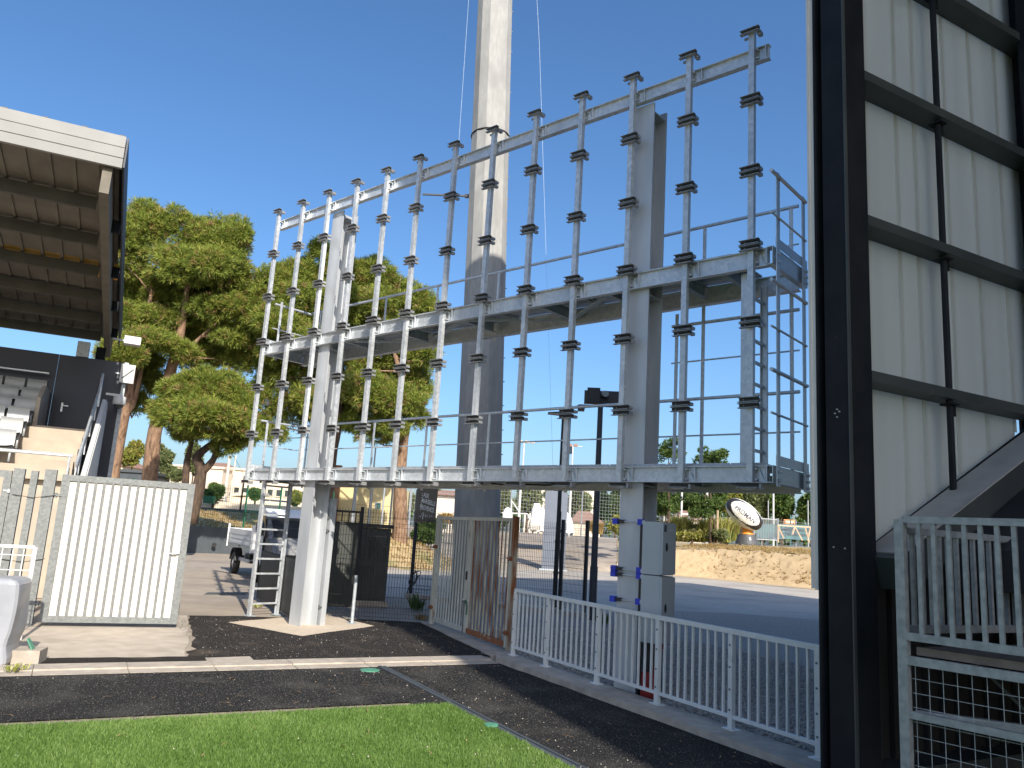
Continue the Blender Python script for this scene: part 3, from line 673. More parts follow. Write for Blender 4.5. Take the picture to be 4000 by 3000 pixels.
# ================================================================== WHITE RAILING, GATES, FENCES NEAR
rp0, rp1 = onz(2000, 2560, .07), onz(3205, 2970, .07); rp0.z = rp1.z = .045; rdir = (rp1-rp0).normalized()
rl = thing('white_railing', (9, .22, 0), 'low white steel railing with upright bars along the kerb before the gravel', 'railing')
Ltot = (rp1-rp0).length+.02; ZR = 1.0
b = MB(); b.bar(rp0+UP*ZR, rp0+rdir*Ltot+UP*(ZR-.005), .05, .05); b.build('top_rail', 'white_paint', rl)
b = MB(); b.bar(rp0+UP*.155, rp0+rdir*Ltot+UP*.155, .035, .035); b.build('bottom_rail', 'white_paint', rl)
posts = [0.0, .99, 2.01, 3.03, 4.07, 5.1, 6.10]
for i, s in enumerate([.02, 1.0, 2.27, 3.49, 4.68, Ltot-.03]):
    p = rp0+rdir*s
    b = MB(); b.box(p+UP*.03, .06, .05, ZR-.055, rdir, V((-rdir.y, rdir.x, 0))); po = b.build('railing_post', 'white_paint', rl)
    b = MB(); b.box(p+UP*.028, .16, .11, .012, rdir, V((-rdir.y, rdir.x, 0))); b.build('base_plate', 'white_paint', po)
    b = MB(); nv = V((rdir.y, -rdir.x, 0))
    for z in (.22, .42, .64, .86): b.tube(p+nv*.02+UP*z, p+nv*.034+UP*z, .011, 6)
    b.build('bolt', 'galv_old', po, kind='stuff')
bar = None; s = .13
ps = [.02, 1.0, 2.27, 3.49, 4.68, Ltot-.03]
for i in range(len(ps)-1):
    nb_ = round((ps[i+1]-ps[i])/.124)
    for j in range(1, nb_):
        q = ps[i]+(ps[i+1]-ps[i])*j/nb_; p = rp0+rdir*q
        b = MB(); b.box(p+UP*.17, .024, .022, ZR-.19, rdir, V((-rdir.y, rdir.x, 0))); b.build('baluster', 'white_paint', rl)

# rusty double gate beside the railing
gl, gr = V((2.80, 2.82, 0)), V((6.14, 1.33, 0)); gd = (gr-gl).normalized(); gn = V((gd.y, -gd.x, 0)); GW = (gr-gl).length
zt = online_z = None
def ztop(px, py, p):   # height of the photo point above ground point p
    d = ray(px, py); t = ((p-CAM).x*d.x+(p-CAM).y*d.y)/(d.x*d.x+d.y*d.y); return CAM.z+d.z*t
zl, zr = ztop(1722, 2014, gl), ztop(2010, 2018, gr)
g = thing('double_gate', (gl+gr)/2, 'weathered white double gate of vertical bars, rusting on its right leaf', 'gate')
def gpost(p, z, m):
    b = MB(); b.box(p, .10, .08, z, gd, gn); return b.build('gate_post', m, g)
pl_ = gpost(gl, zl, 'rust_gate'); pr_ = gpost(gr, zr, 'rust_more')
mid = .49
def leaf(s0, s1, z0, z1, m, mb, nbar):
    h = thing_leaf = None
    b = MB(); P0, P1 = gl+gd*s0, gl+gd*s1
    b.bar(P0+UP*(z1-.03), P1+UP*(z1-.03), .05, .06); b.bar(P0+UP*(z0+.04), P1+UP*(z0+.04), .05, .085)
    b.box(P0+gd*.025+UP*z0, .06, .048, z1-z0, gd, gn); b.box(P1-gd*.03+UP*z0, .08, .048, z1-z0, gd, gn)
    lf = b.build('leaf_frame', m, g)
    if mb != m:
        b = MB(); b.bar(P0+gd*.07+UP*(z0+.04), P1-gd*.08+UP*(z0+.04), .056, .09); b.build('rusted_rail', 'rust', lf)
    for i in range(nbar):
        p = P0 + (P1-P0)*((i+1)/(nbar+1)); b = MB(); b.box(p+UP*(z0+.08), .026, .022, z1-z0-.14, gd, gn); b.build('gate_bar', mb, lf)
    return lf
lz = min(zl, zr)
l1 = leaf(.07, GW*mid-.015, .09, lz-.02, 'rust_gate', 'rust_gate', 11)
l2 = leaf(GW*mid+.015, GW-.07, .09, lz-.02, 'rust_gate', 'rust_more', 11)
for s, z, pp in ((.03, 1.55, pl_), (.03, .35, pl_), (GW-.04, 1.5, pr_), (GW-.04, .32, pr_)):
    b = MB(); c = gl+gd*s+gn*.05+UP*z; b.tube(c-gd*.07, c+gd*.07, .028, 8); b.tube(c-gd*.02, c+gd*.02, .04, 8); b.build('hinge', 'rust', pp)
b = MB(); c = gl+gd*(GW*mid-.05)+gn*.035; b.box(c+UP*.02, .022, .022, .62, gd, gn); b.tube(c+gd*-.04+UP*.62, c+gd*.08+UP*.62, .02, 6); b.build('drop_bolt', 'galv_old', l1)
b = MB(); c = gl+gd*(GW*mid-.035)+gn*.03+UP*1.02; b.box(c, .05, .025, .15, gd, gn); b.build('lock_case', 'plastic_black', l1)
b = MB(); c = gl+gd*(GW*mid)+gn*.05+UP*.66; b.path([c-gd*.1, c-gd*.03+UP*.012+gn*.02, c+gd*.04+UP*.008+gn*.02, c+gd*.1-UP*.03], .010, 6)
tag(b.build('tie_strap', 'white_fabric', origin=c), 'white strap tying the two leaves of the rusty gate together', 'strap')
b = MB(); b.path([c+gd*.07+gn*.02, c+gd*.12-UP*.02+gn*.01, c+gd*.13-UP*.12, c+gd*.12-UP*.25], .014, 6)
tag(b.build('tie_strap', 'green_paint', origin=c+gd*.1), 'green strap hanging on the left edge of the rusty leaf', 'strap')

# wide galvanised gate leaf with white infill, standing open on the left
p0 = onz(150, 2432, .05); p1 = onz(690, 2440, .05); p0.z = p1.z = 0
wd = (p1-p0).normalized(); wn = V((wd.y, -wd.x, 0))
z1a, z1b = ztop(262, 1852, p0), ztop(770, 1893, p1)
wg = thing('wide_gate_leaf', (p0+p1)/2, 'wide open gate leaf of galvanised bars over white boards', 'gate')
WL = (p1-p0).length; ZT = (z1a+z1b)/2; ZBt = .06
b = MB()
b.bar(p0+UP*(ZT-.05), p1+UP*(ZT-.05), .06, .10); b.bar(p0+UP*(ZBt+.05), p1+UP*(ZBt+.05), .06, .10)
b.box(p0+wd*.06+UP*(ZBt+.1), .12, .056, ZT-ZBt-.2, wd, wn); b.box(p1-wd*.06+UP*(ZBt+.1), .12, .056, ZT-ZBt-.2, wd, wn)
wf = b.build('leaf_frame', 'galv_old', wg)
nbp = 14
for i in range(nbp):
    s0 = .12+(WL-.24)*i/nbp; s1 = .12+(WL-.24)*(i+1)/nbp
    b = MB(); c = p0+wd*((s0+s1)/2)-wn*.012+UP*(ZBt+.1); b.box(c, s1-s0-.004, .012, ZT-ZBt-.2, wd, wn); b.build('infill_board', 'white_panel', wg)
    if i: b = MB(); b.box(p0+wd*s0+wn*.012+UP*(ZBt+.1), .046, .03, ZT-ZBt-.2, wd, wn); b.build('gate_bar', 'gate_bar_grey', wg)
b = MB(); c = p1-wd*.16+wn*.035+UP*1.22; b.box(c, .10, .03, .17, wd, wn); b.box(c+wd*-.05+wn*.02-UP*.01, .12, .02, .02, wd, wn); b.build('lock_case', 'galv', wg)
# posts and hinges holding the leaf
for s, zt_, wdt, lab in ((-.17, ZT+.06, .17, 'broad galvanised post the open white gate leaf hangs on'), (-.40, ZT+.02, .10, 'narrow galvanised post between the broad post and the side gate')):
    p = p0+wd*s; t = thing('gate_post', p, lab, 'post')
    b = MB(); b.box(p, wdt, .10, zt_, wd, wn); b.build('post_shaft', 'galv_old', t)
    if s > -.2:
        b = MB()
        for z in (.35, ZT-.35): b.tube(p+wd*.07+wn*.03+UP*z, p+wd*.21+wn*.03+UP*z, .02, 6); b.tube(p+wd*.12+wn*.03+UP*(z-.04), p+wd*.12+wn*.03+UP*(z+.04), .025, 6)
        b.build('hinge_pin', 'galv_old', t)
# side gate left of the posts
sg0 = p0+wd*(-1.75); sg = thing('side_gate', p0+wd*(-1.1), 'narrow galvanised side gate with flat bars at the left edge', 'gate')
b = MB(); q0, q1 = sg0, p0+wd*(-.72)
b.bar(q0+UP*(ZT-.06), q1+UP*(ZT-.06), .06, .11); b.bar(q0+UP*.12, q1+UP*.12, .06, .1); b.box(q1-wd*.05+UP*.17, .11, .056, ZT-.285, wd, wn); b.box(q0+wd*.05+UP*.17, .11, .056, ZT-.285, wd, wn)
b.build('leaf_frame', 'galv_old', sg)
for i in range(4):
    b = MB(); b.box(q0+(q1-q0)*(.12+.2*i+.08)+UP*.17, .06, .02, ZT-.285, wd, wn); b.build('gate_bar', 'galv_old', sg)
b = MB(); b.box(p0+wd*(-.62), .16, .1, ZT+.04, wd, wn); b.build('hanging_post', 'galv_old', sg)
b = MB(); c = q1+wn*.03+UP*(ZT-.33); b.tube(c-wd*.08, c+wd*.16, .016, 6); b.tube(c-UP*.03, c+UP*.03, .024, 6); b.build('latch_pin', 'galv', sg)
# thin wires tied between the posts
for z, lab in ((ZT-.38, 'thin tie wire high up between the galvanised posts'), (1.02, 'thin tie wire at mid height between the galvanised posts')):
    b = MB(); a_ = p0+wd*(-.66)+wn*.07+UP*z; e_ = p0+wd*(-.05)+wn*.07+UP*(z+.03); b.path([a_, (a_+e_)/2-UP*.05, e_], .005, 5)
    tag(b.build('tie_wire', 'cable', origin=a_), lab, 'wire')

# grey padded block and its concrete foot at the left edge
pb = onz(52, 2592); pd = V((-AX.x*.25-BX.x*.97, -AX.y*.25-BX.y*.97, 0)).normalized(); pn = V((-pd.y, pd.x, 0))
pad = thing('padded_block', pb, 'grey vinyl covered padding block with a folded torn corner at the left edge', 'padding')
bm = bmesh.new(); bmesh.ops.create_cube(bm, size=1)
bmesh.ops.subdivide_edges(bm, edges=bm.edges[:], cuts=7, use_grid_fill=True)
ZP = ztop(62, 2262, pb)
tpad = []
for v in bm.verts:
    x, y, z = v.co.x+.5, v.co.y+.5, v.co.z+.5
    pull = .012*math.sin(z*9+y*5)*max(0, 1-4*x) + .10*max(0, .16-z)*max(0, 1-3*x)
    dent = -.05*math.exp(-((z-.24)/.05)**2)*max(0, 1-5*x)
    rr = .04
    p = pb + pd*(x*1.6+pull-dent*1.0) + pn*((y-.5)*.55) + UP*(-.03+z*(ZP+.05))
    v.co = p
b = MB(); bm.verts.index_update(); b.add([v.co.copy() for v in bm.verts], [[q.index for q in f.verts] for f in bm.faces]); bm.free()
po = b.build('vinyl_cover', 'vinyl', pad, smooth=False)
bv = po.modifiers.new('soften', 'SUBSURF'); bv.levels = 1; bv.render_levels = 1
b = MB(); sx = pb+pd*.22
for q in (-1, 1): b.bar(sx+pn*(q*.276)+UP*.03, sx+pn*(q*.276)+UP*(ZP-.02), .006, .006)
b.build('cover_seam', 'plastic_black', pad)
fb = pb-pd*.16-pn*.12
b = MB(); b.prism([fb+pn*.16-pd*.12, fb-pn*.16-pd*.12, fb-pn*.2+pd*.3, fb+pn*.2+pd*.3], (0, 0, .16)); tag(b.build('concrete_foot', 'kerb', origin=fb), 'small concrete foot block sticking out under the grey padding', 'concrete block')
b = MB(); c = fb+pd*.0+UP*.16; b.prism([c+pn*.10, c-pn*.02, c-pn*.03+pd*.08+UP*.12, c+pn*.06+pd*.08+UP*.12], (.01, .01, .005)); tag(b.build('torn_scrap', 'green_disc', origin=c), 'torn green and white scrap stuck under the padding corner', 'scrap')
# white wire crowd barrier behind the padding
wb = onz(66, 2500, 0); cbr = thing('wire_barrier', wb, 'white wire crowd barrier standing behind the grey padding', 'barrier')
bz0, bz1 = ztop(70, 2262, wb), ztop(80, 2135, wb); e0 = wb+wd*.03; e1 = wb-wd*1.3
b = MB(); b.bar(e0+UP*bz1, e1+UP*bz1, .05, .04); b.bar(e0+UP*(bz0-.1), e0+UP*bz1, .05, .04); b.bar(e0+UP*.3, e1+UP*.3, .04, .03); b.bar(e0+UP*0, e0+UP*bz0, .04, .04); b.bar(e1+UP*0, e1+UP*bz1, .04, .04)
b.build('barrier_frame', 'white_paint', cbr)
for i in range(9):
    b = MB(); q = e0.lerp(e1, (i+1)/10); b.bar(q+UP*.3, q+UP*bz1, .012, .012); b.build('barrier_wire', 'white_paint', cbr)
for z in (bz1-.12, bz1-.33, bz1-.55):
    b = MB(); b.bar(e0+UP*z, e1+UP*z, .010, .010); b.build('barrier_wire', 'white_paint', cbr)
# tufts of weeds
def weed(p, n, h, sp, m, name, label, cat, w=.012):
    vs, fs, tn = [], [], []
    for i in range(n):
        a = rng.uniform(0, 6.28); r = rng.uniform(0, sp); q = np.array(p)+np.array([r*math.cos(a), r*math.sin(a), 0])
        a2 = rng.uniform(0, 6.28); ln = h*rng.uniform(.5, 1); t = q+np.array([math.cos(a2)*ln*.6, math.sin(a2)*ln*.6, ln]); d = np.array([-math.sin(a2), math.cos(a2), 0])*w
        mid_ = (q+t)/2+np.array([0, 0, ln*.15]); k = len(vs); vs += [q, mid_+d, t, mid_-d]; fs.append([k, k+1, k+2, k+3]); tn += [rng.uniform(0, 1)]*4
    o = npmesh(name, vs, fs, m, tint=tn); return tag(o, label, cat)
weed(onz(62, 2622, .02), 45, .10, .12, 'shrub', 'weed_tuft', 'small green weed tuft growing at the left end of the kerb', 'weed')
weed(onz(1645, 2425, .02), 70, .16, .14, 'straw', 'weed_tuft', 'dry yellowish tuft at the foot of the left gate post', 'weed')
weed(onz(1630, 2390, .0), 40, .45, .15, 'broad', 'weed_tuft', 'leafy green weed growing through the mesh left of the rusty gate', 'weed', .03)
weed(onz(1000, 2372, .0), 40, .08, .14, 'shrub', 'weed_tuft', 'green weed at the kerb behind the ladder rungs', 'weed')
weed(onz(2350, 2440, .0), 40, .28, .16, 'broad', 'weed_tuft', 'green weed on the gravel beside the camera pole', 'weed', .03)

# ================================================================== BLACK MESH FENCES, DARK GATES, POSTS, MAST
def mesh_panel(b, p0, p1, z0, z1, dv=.05, dh=.2, r=.0028, folds=True):
    d = (p1-p0); L_ = d.length; d.normalize(); n = V((d.y, -d.x, 0)); k = int(L_/dv)
    fz = [z0+.15, z0+(z1-z0)*.5, z1-.22] if folds else []
    def off(z):
        for f in fz:
            if abs(z-f) < .05: return n*(.03*(1-abs(z-f)/.05))
        return V((0, 0, 0))
    zs = sorted([z0, z1]+[f+q for f in fz for q in (-.05, 0, .05)])
    for i in range(k+1):
        p = p0+d*(L_*i/k)
        for za, zb in zip(zs[:-1], zs[1:]):
            b.bar(p+UP*za+off(za), p+UP*zb+off(zb), 2*r, 2*r)
    z = z0+.02
    hz = []
    while z < z1: hz.append(z); z += dh
    for f in fz: hz += [f-.05, f+.05]
    for z in hz: b.bar(p0+UP*z, p1+UP*z, 2.2*r, 2.2*r)
    return b
def fence(name, pts, z0, z1, label, m='black_metal', post=.06, dv=.05, dh=.2, r=.0028, zpost=None, folds=True, skip=(), cat='fence'):
    pts = [V(p) for p in pts]; t = thing(name, (pts[0]+pts[-1])/2, label, cat)
    for i, p in enumerate(pts):
        if i in skip: continue
        b = MB(); b.box(V((p.x, p.y, p.z)), post, post, (zpost or z1+.06)); b.build('fence_post', m, t)
    for p, q in zip(pts[:-1], pts[1:]):
        b = MB(); zz = (p.z+q.z)/2; mesh_panel(b, V((p.x, p.y, zz)), V((q.x, q.y, zz)), z0, z1, dv, dh, r, folds); b.build('mesh_panel', m, t, kind='stuff')
    return t
# low fence from the column to the double gate
F1a, F1b = onz(1240, 2412), onz(1672, 2432); F1a = V((F1a.x, F1a.y, 0)); F1b = V((gl.x-.05, gl.y+.02, 0))
zf = ztop(1500, 1992, F1a.lerp(F1b, .6))
fence('mesh_fence', [F1a, F1a.lerp(F1b, .36), F1b], .06, zf, 'black welded mesh fence between the left column and the rusty gate', skip=(0, 1, 2), dv=.055)
bz = onz(1378, 2250); 
pA = F1a.lerp(F1b, .30); gp = onz(1374, 2436)
t = thing('fence_post', gp, 'tall black fence post standing in a galvanised sleeve on the concrete', 'post')
b = MB(); b.tube(gp, gp+UP*.92, .034, 12); b.build('galvanised_sleeve', 'galv_dull', t, smooth=False)
b = MB(); b.box(gp+UP*.9, .05, .05, ztop(1412, 1980, gp)-.9); b.build('post_shaft', 'black_metal', t)
b = MB(); b.box(gp, .2, .2, .012); b.build('base_plate', 'galv_dull', t)
# fence behind the gates
F2 = [onz(1602, 2332), onz(1890, 2362), onz(2184, 2392), onz(2280, 2410)]
F2 = [V((p.x, p.y, 0)) for p in F2]; z2 = ztop(2276, 2032, F2[3])
fence('mesh_fence', F2, .12, z2-.08, 'long black welded mesh fence behind the gates with thick dark posts', post=.075, zpost=z2)
slab('fence_footing', [F2[0]+V((-.1, -.12, 0)), F2[3]+V((.15, -.12, 0)), F2[3]+V((.15, .12, 0)), F2[0]+V((-.1, .12, 0))], -.05, .10, 'kerb', .01)
p = F2[0]; b = MB(); q = p+V((.02, -.08, 0)); pts = []
for i in range(40):
    t = i/39*5*math.pi; pts.append(q+V((.30+.22*math.cos(t)*(.6+.4*math.sin(i*.3)), -.03-.004*i, .55+.16*math.sin(t)+.1*math.cos(t))))
b.path([q+V((-.1, -.02, .02)), q+V((.03, -.02, .3))]+pts, .013, 5)
tag(b.build('cable_coil', 'cable', origin=q), 'coil of black cable hung on the fence post below the dark banner', 'cable')
# solid dark gate leaf edge-on behind the ladder
La, Lb = onz(1142, 2430), onz(1004, 2346)
La.z = Lb.z = 0; ld = (Lb-La).normalized(); LL = (Lb-La).length
zL = ztop(1168, 1890, La)
t = thing('dark_gate_leaf', La, 'dark solid gate leaf and its tall black post seen edge-on behind the ladder', 'gate')
b = MB(); b.box(La, .10, .10, zL, ld, V((-ld.y, ld.x, 0))); b.build('gate_post', 'black_metal', t)
zs_ = 1.12
b = MB(); b.bar(La+ld*.1+UP*.62, Lb+UP*.62, .03, 1.08); b.build('solid_sheet', 'black_sheet', t)
b = MB()
for z in (.08, zs_, 1.92): b.bar(La+ld*.08+UP*z, Lb+UP*z, .05, .05)
b.bar(Lb+UP*.06, Lb+UP*1.94, .05, .05, ld); b.build('leaf_frame', 'black_metal', t)
b = MB(); mesh_panel(b, La+ld*.1, Lb, zs_, 1.92, .06, .2, .003, False); b.build('mesh_infill', 'black_metal', t, kind='stuff')
# dark gate leaf with open top bars, right of the left column
Ga, Gb = onz(1258, 2398), onz(1392, 2385)
Gp = V((-.3, 2.7, 0)); Ga = V((-.75, 1.55, 0)); Gb = Gp
dG = dep(onz(1500, 2372)); 
def gatdep(px, py, d_): q = atd(px, py, d_); return V((q.x, q.y, 0))
Ga, Gb = gatdep(1255, 2200, dG-1.1), gatdep(1392, 2200, dG-1.0)
gdv = (Gb-Ga).normalized(); gnv = V((gdv.y, -gdv.x, 0))
zA, zB_ = ztop(1390, 2000, Gb), ztop(1385, 2045, Gb)
t = thing('dark_gate_leaf', (Ga+Gb)/2, 'dark sheet gate leaf with a row of square openings along its top', 'gate')
b = MB(); b.bar(Ga+UP*zA, Gb+UP*zA, .05, .05); b.bar(Ga+UP*zB_, Gb+UP*zB_, .05, .05); b.bar(Ga+UP*.1, Gb+UP*.1, .05, .06); b.box(Gb+UP*.07, .05, .05, zA-.05, gdv, gnv); b.build('leaf_frame', 'black_metal', t)
b = MB(); b.bar(Ga+UP*(zB_/2+.05), Gb+UP*(zB_/2+.05), .02, zB_-.1); b.build('solid_sheet', 'box_grey', t)
for i in range(5):
    b = MB(); b.box(Ga+(Gb-Ga)*((i+.3)/5)+UP*(zB_+.02), .028, .03, zA-zB_-.04, gdv, gnv); b.build('gate_bar', 'black_metal', t)
b = MB(); b.box(Gb-gdv*.35+UP*.9+gnv*.02, .03, .03, .16, gdv, gnv); b.build('pull_handle', 'plastic_black', t)
# utility cabinet
Ua, Ub = gatdep(1398, 2200, dG), onz(1502, 2372); Ub.z = 0
ud = (Ub-Ua).normalized(); un = V((ud.y, -ud.x, 0)); zU = ztop(1525, 2050, Ub)
t = thing('utility_cabinet', (Ua+Ub)/2-un*.45, 'large dark utility cabinet with a flat lid behind the mesh fence', 'cabinet')
b = MB(); b.prism([Ua, Ub, Ub-un*.9, Ua-un*.9], (0, 0, zU-.10)); ORG_ = None
bd = MB(); bd.prism([p+UP*.14 for p in (Ua, Ub, Ub-un*.9, Ua-un*.9)], (0, 0, zU-.24)); bd.build('cabinet_body', 'box_grey', t)
b = MB(); b.prism([Ua+un*.05-ud*.05+UP*(zU-.095), Ub+un*.05+ud*.05+UP*(zU-.095), Ub-un*.95+ud*.05+UP*(zU-.095), Ua-un*.95-ud*.05+UP*(zU-.095)], (0, 0, .09)); b.build('cabinet_lid', 'black_sheet', t)
b = MB(); b.prism([Ua+un*.06, Ub+un*.06+ud*.06, Ub-un*.96, Ua-un*.96], (0, 0, .135)); b.build('plinth', 'kerb', t)
UL = (Ub-Ua).length
for i in range(2):
    b = MB(); b.prism([Ua+ud*(UL*(.02+.49*i))+un*.004+UP*.2, Ua+ud*(UL*(.49+.49*i))+un*.004+UP*.2, Ua+ud*(UL*(.49+.49*i))+un*.024+UP*.2, Ua+ud*(UL*(.02+.49*i))+un*.024+UP*.2], (0, 0, zU-.36)); dd = b.build('cabinet_door', 'box_grey', t)
    for j in range(9):
        b = MB(); b.bar(Ua+ud*(UL*(.30+.49*i))+un*.03+UP*(zU-.42-.05*j), Ua+ud*(UL*(.40+.49*i))+un*.03+UP*(zU-.42-.05*j), .012, .02); b.build('louvre', 'black_sheet', dd)

# floodlight mast
mb_ = atd(1862, 2200, 19.3); mb_.z = 0
zm = 15.2
mt = thing('floodlight_mast', mb_, 'huge tapering grey faceted mast rising out of the picture behind the frame', 'mast')
b = MB(); n = 12
r0_, r1_ = .60, .40
b.lathe(mb_, [(r0_, -.02), (r0_+(r1_-r0_)*.45, 13.5), (r1_, 30)], n); b.build('mast_shaft', 'mast', mt)
b = MB(); sdv = V((CR.x, CR.y, 0)).normalized()
for i in range(34):
    z = 3.2+i*.62; r = r0_+(r1_-r0_)*z/30
    b.tube(mb_+sdv*(r*.96)+UP*z, mb_+sdv*(r*.96+.05)+UP*z, .012, 5)
b.build('climbing_peg', 'galv_old', mt, kind='stuff')
b = MB(); zb = ztop(1880, 530, mb_); rr = r0_+(r1_-r0_)*zb/30+.006; b.lathe(mb_, [(rr, zb-.02), (rr+.01, zb), (rr, zb+.02)], 24); b.build('strap_band', 'cable', mt)
b = MB(); za_ = ztop(1840, 760, mb_); b.bar(mb_-sdv*.5+UP*za_, mb_-sdv*1.75+UP*(za_+.02), .05, .04); b.build('side_arm', 'dark_beam', mt)
b = MB(); b.bar(mb_-sdv*.45+UP*za_, mb_-sdv*.62+UP*za_, .09, .08); b.build('arm_bracket', 'plastic_black', mt)
b = MB(); b.box(mb_+UP*28.4, 5, .5, .5, sdv, V((-sdv.y, sdv.x, 0))); b.build('lamp_gantry', 'mast', mt)
mt.rotation_euler = Matrix.Rotation(-.033, 3, V((CF.x, CF.y, 0)).normalized()).to_euler()
for s, lab, foot in ((-1, 'thin stay wire running down left of the big mast', (1790, 590)), (1, 'thin stay wire running down right of the big mast', (2160, 1830))):
    a_ = mb_+sdv*(s*.35-.8)+UP*27
    q = atd(*foot, 19.6); b = MB(); mid_ = a_.lerp(q, .5)+sdv*(s*.12); b.path([a_, mid_, q], .0032, 4)
    tag(b.build('stay_wire', 'galv_dull', origin=q), lab, 'wire')
# black lamp pole with lantern and small camera
lp = onz(2165, 2372); t = thing('lamp_pole', lp, 'slim black lamp pole with a lit orange underside, in front of the grey board', 'lamp pole')
zt_ = ztop(2182, 1612, lp)
b = MB(); b.tube(lp, lp+UP*zt_, .065, 10, .05); b.build('pole_shaft', 'black_metal', t)
b = MB(); q = lp+UP*zt_; b.prism([q+sdv*.08+UP*-.06, q+sdv*.08+UP*.06, q-sdv*.45+UP*.0, q-sdv*.45-UP*.03], V((-sdv.y*.3, sdv.x*.3, 0))); b.build('lantern', 'plastic_black', t)
b = MB(); b.box(q-sdv*.26+UP*-.06, .28, .2, .02, sdv, V((-sdv.y, sdv.x, 0))); b.build('lantern_lens', 'wood', t)
b = MB(); zc = ztop(2185, 1745, lp); b.bar(lp+UP*zc, lp+sdv*.25+UP*zc, .03, .03); b.tube(lp+sdv*.25+UP*(zc+.02), lp+sdv*.25+UP*(zc-.12), .04, 8); b.ellip(lp+sdv*.25+UP*(zc-.14), .05, .05, .05, 8, 6); b.build('dome_camera', 'cabinet', t)
for z in (.9, 1.75): b = MB(); b.tube(lp+UP*z, lp+UP*(z+.05), .085, 10); b.build('band', 'plastic_black', t)
b = MB(); b.path([lp+V((.09, -.02, 2.6)), lp+V((.12, -.05, 1.6)), lp+V((.2, -.1, .8)), lp+V((.35, -.1, .02))], .014, 5); b.build('loose_cable', 'cable', t)
# camera pole
cp = onz(2312, 2422); t = thing('camera_pole', cp, 'dark grey pole carrying a black camera box with two small lamps', 'pole')
zt_ = ztop(2340, 1585, cp); 
b = MB(); b.tube(cp, cp+UP*1.25, .095, 10); b.tube(cp+UP*1.25, cp+UP*zt_, .08, 10, .065); b.build('pole_shaft', 'pole_grey', t)
zz0, zz1 = ztop(2340, 1580, cp), ztop(2340, 1527, cp); c = cp+UP*zz0
fwd = (V((CAM.x, CAM.y, 0))-cp).normalized(); sx_ = V((-fwd.y, fwd.x, 0))
if sx_.dot(sdv) < 0: sx_ = -sx_
b = MB(); b.box(c+sx_*.06, .95, .07, zz1-zz0, sx_, fwd); b.build('camera_plate', 'plastic_black', t)
b = MB(); b.box(c-sx_*.18+fwd*.14, .32, .25, zz1-zz0+.03, sx_, fwd); b.build('camera_housing', 'black_metal', t)
b = MB(); b.tube(c+sx_*.05+fwd*.1+UP*.26, c+sx_*.12+fwd*.34+UP*.22, .08, 8); b.build('camera_lens', 'galv_dull', t)
for s in (-.48, .55):
    b = MB(); b.prism([c+sx_*(s-.1)-UP*.06, c+sx_*(s+.1)-UP*.06, c+sx_*(s+.08)-UP*.2, c+sx_*(s-.08)-UP*.2], fwd*.14); b.build('small_lamp', 'plastic_black', t)
b = MB(); b.bar(c-sx_*.55-UP*.04, c+sx_*.6-UP*.04, .05, .04); b.build('cross_arm', 'black_metal', t)
# tall grey board on the yard
wbp = onz(2160, 2229); k = dep(wbp)/FPX; zt_ = ztop(2172, 1918, wbp)
t = thing('tall_board', wbp, 'tall plain blue-grey board with rounded corners, back to the viewer', 'sign board')
pts = []; hw = 45*k; rr = .16
for (cx_, cz_, a0) in ((hw-rr, zt_-rr, 0), (-hw+rr, zt_-rr, 90)):
    for j in range(5):
        a_ = math.radians(a0+90*j/4); pts.append(wbp+sdv*(cx_+rr*math.cos(a_))+UP*(cz_+rr*math.sin(a_)))
pts += [wbp-sdv*hw, wbp+sdv*hw]
b = MB(); b.prism(pts, V((-sdv.y*.08, sdv.x*.08, 0))); b.build('board_panel', 'board', t)
b = MB(); b.box(wbp+V((-sdv.y, sdv.x, 0))*.2, hw*2+.3, .5, .08, sdv, V((-sdv.y, sdv.x, 0))); b.build('board_foot', 'galv_dull', t)
# dark banner with lettering on the fence
sp = F2[0]; ds_ = dep(sp)+.25
def P_(px, py, d_=None): return atd(px, py, d_ or ds_)
t = thing('dark_banner', sp, 'tilted dark banner with white lettering fixed above the fence', 'banner')
q = [P_(1640, 1904), P_(1632, 2036), P_(1698, 2041), P_(1712, 1905)]
A_, B_, C_, D_ = P_(1636, 1900), P_(1619, 2042), P_(1699, 2040), P_(1712, 1908)
nb_ = (B_-A_).cross(D_-A_).normalized()
if nb_.dot(CAM-A_) < 0: nb_ = -nb_
E1, E2 = P_(1626, 1915, ds_+.3), P_(1616, 2048, ds_+.3)
b = MB(); b.prism([A_, B_, C_, D_], -nb_*.02); b.build('banner_face', 'sign_dark', t)
b = MB(); b.prism([A_-nb_*.021, E1, E2, B_-nb_*.021], -nb_*.02); b.build('banner_fold', 'sign_dark', t)
ex_ = (D_-A_).normalized(); ey_ = (A_-B_).normalized(); ey_ = (ey_-ex_*ex_.dot(ey_)).normalized(); ey_ = -ey_ if ey_.z < 0 else ey_
kk = ds_/FPX
exx = (P_(1700, 1985)-P_(1650, 1970)).normalized(); eyy = (P_(1655, 1930)-P_(1650, 1975)).normalized()
for txt, px, py, wpx, hpx in (('AIX', 1665, 1936, 24, 26), ('MARSEILLE', 1674, 1962, 54, 26), ('PROVENCE', 1668, 1987, 56, 26)):
    c = P_(px, py); c = c + nb_*((A_-c).dot(nb_)+.006)
    put_text(txt, c, exx, eyy, nb_, hpx*kk*.95, 'print_white', t, width=wpx*kk, bold=.004)
for i, py in enumerate((1928, 1936, 1944, 1955, 1964, 1972, 1980, 1990)):
    c = P_(1650-i*.9, py); c = c + nb_*((A_-c).dot(nb_)+.006); b = MB(); b.bar(c-exx*2*kk, c+exx*2*kk, 3*kk, 3*kk, nb_); b.build('small_letter', 'print_white', t)
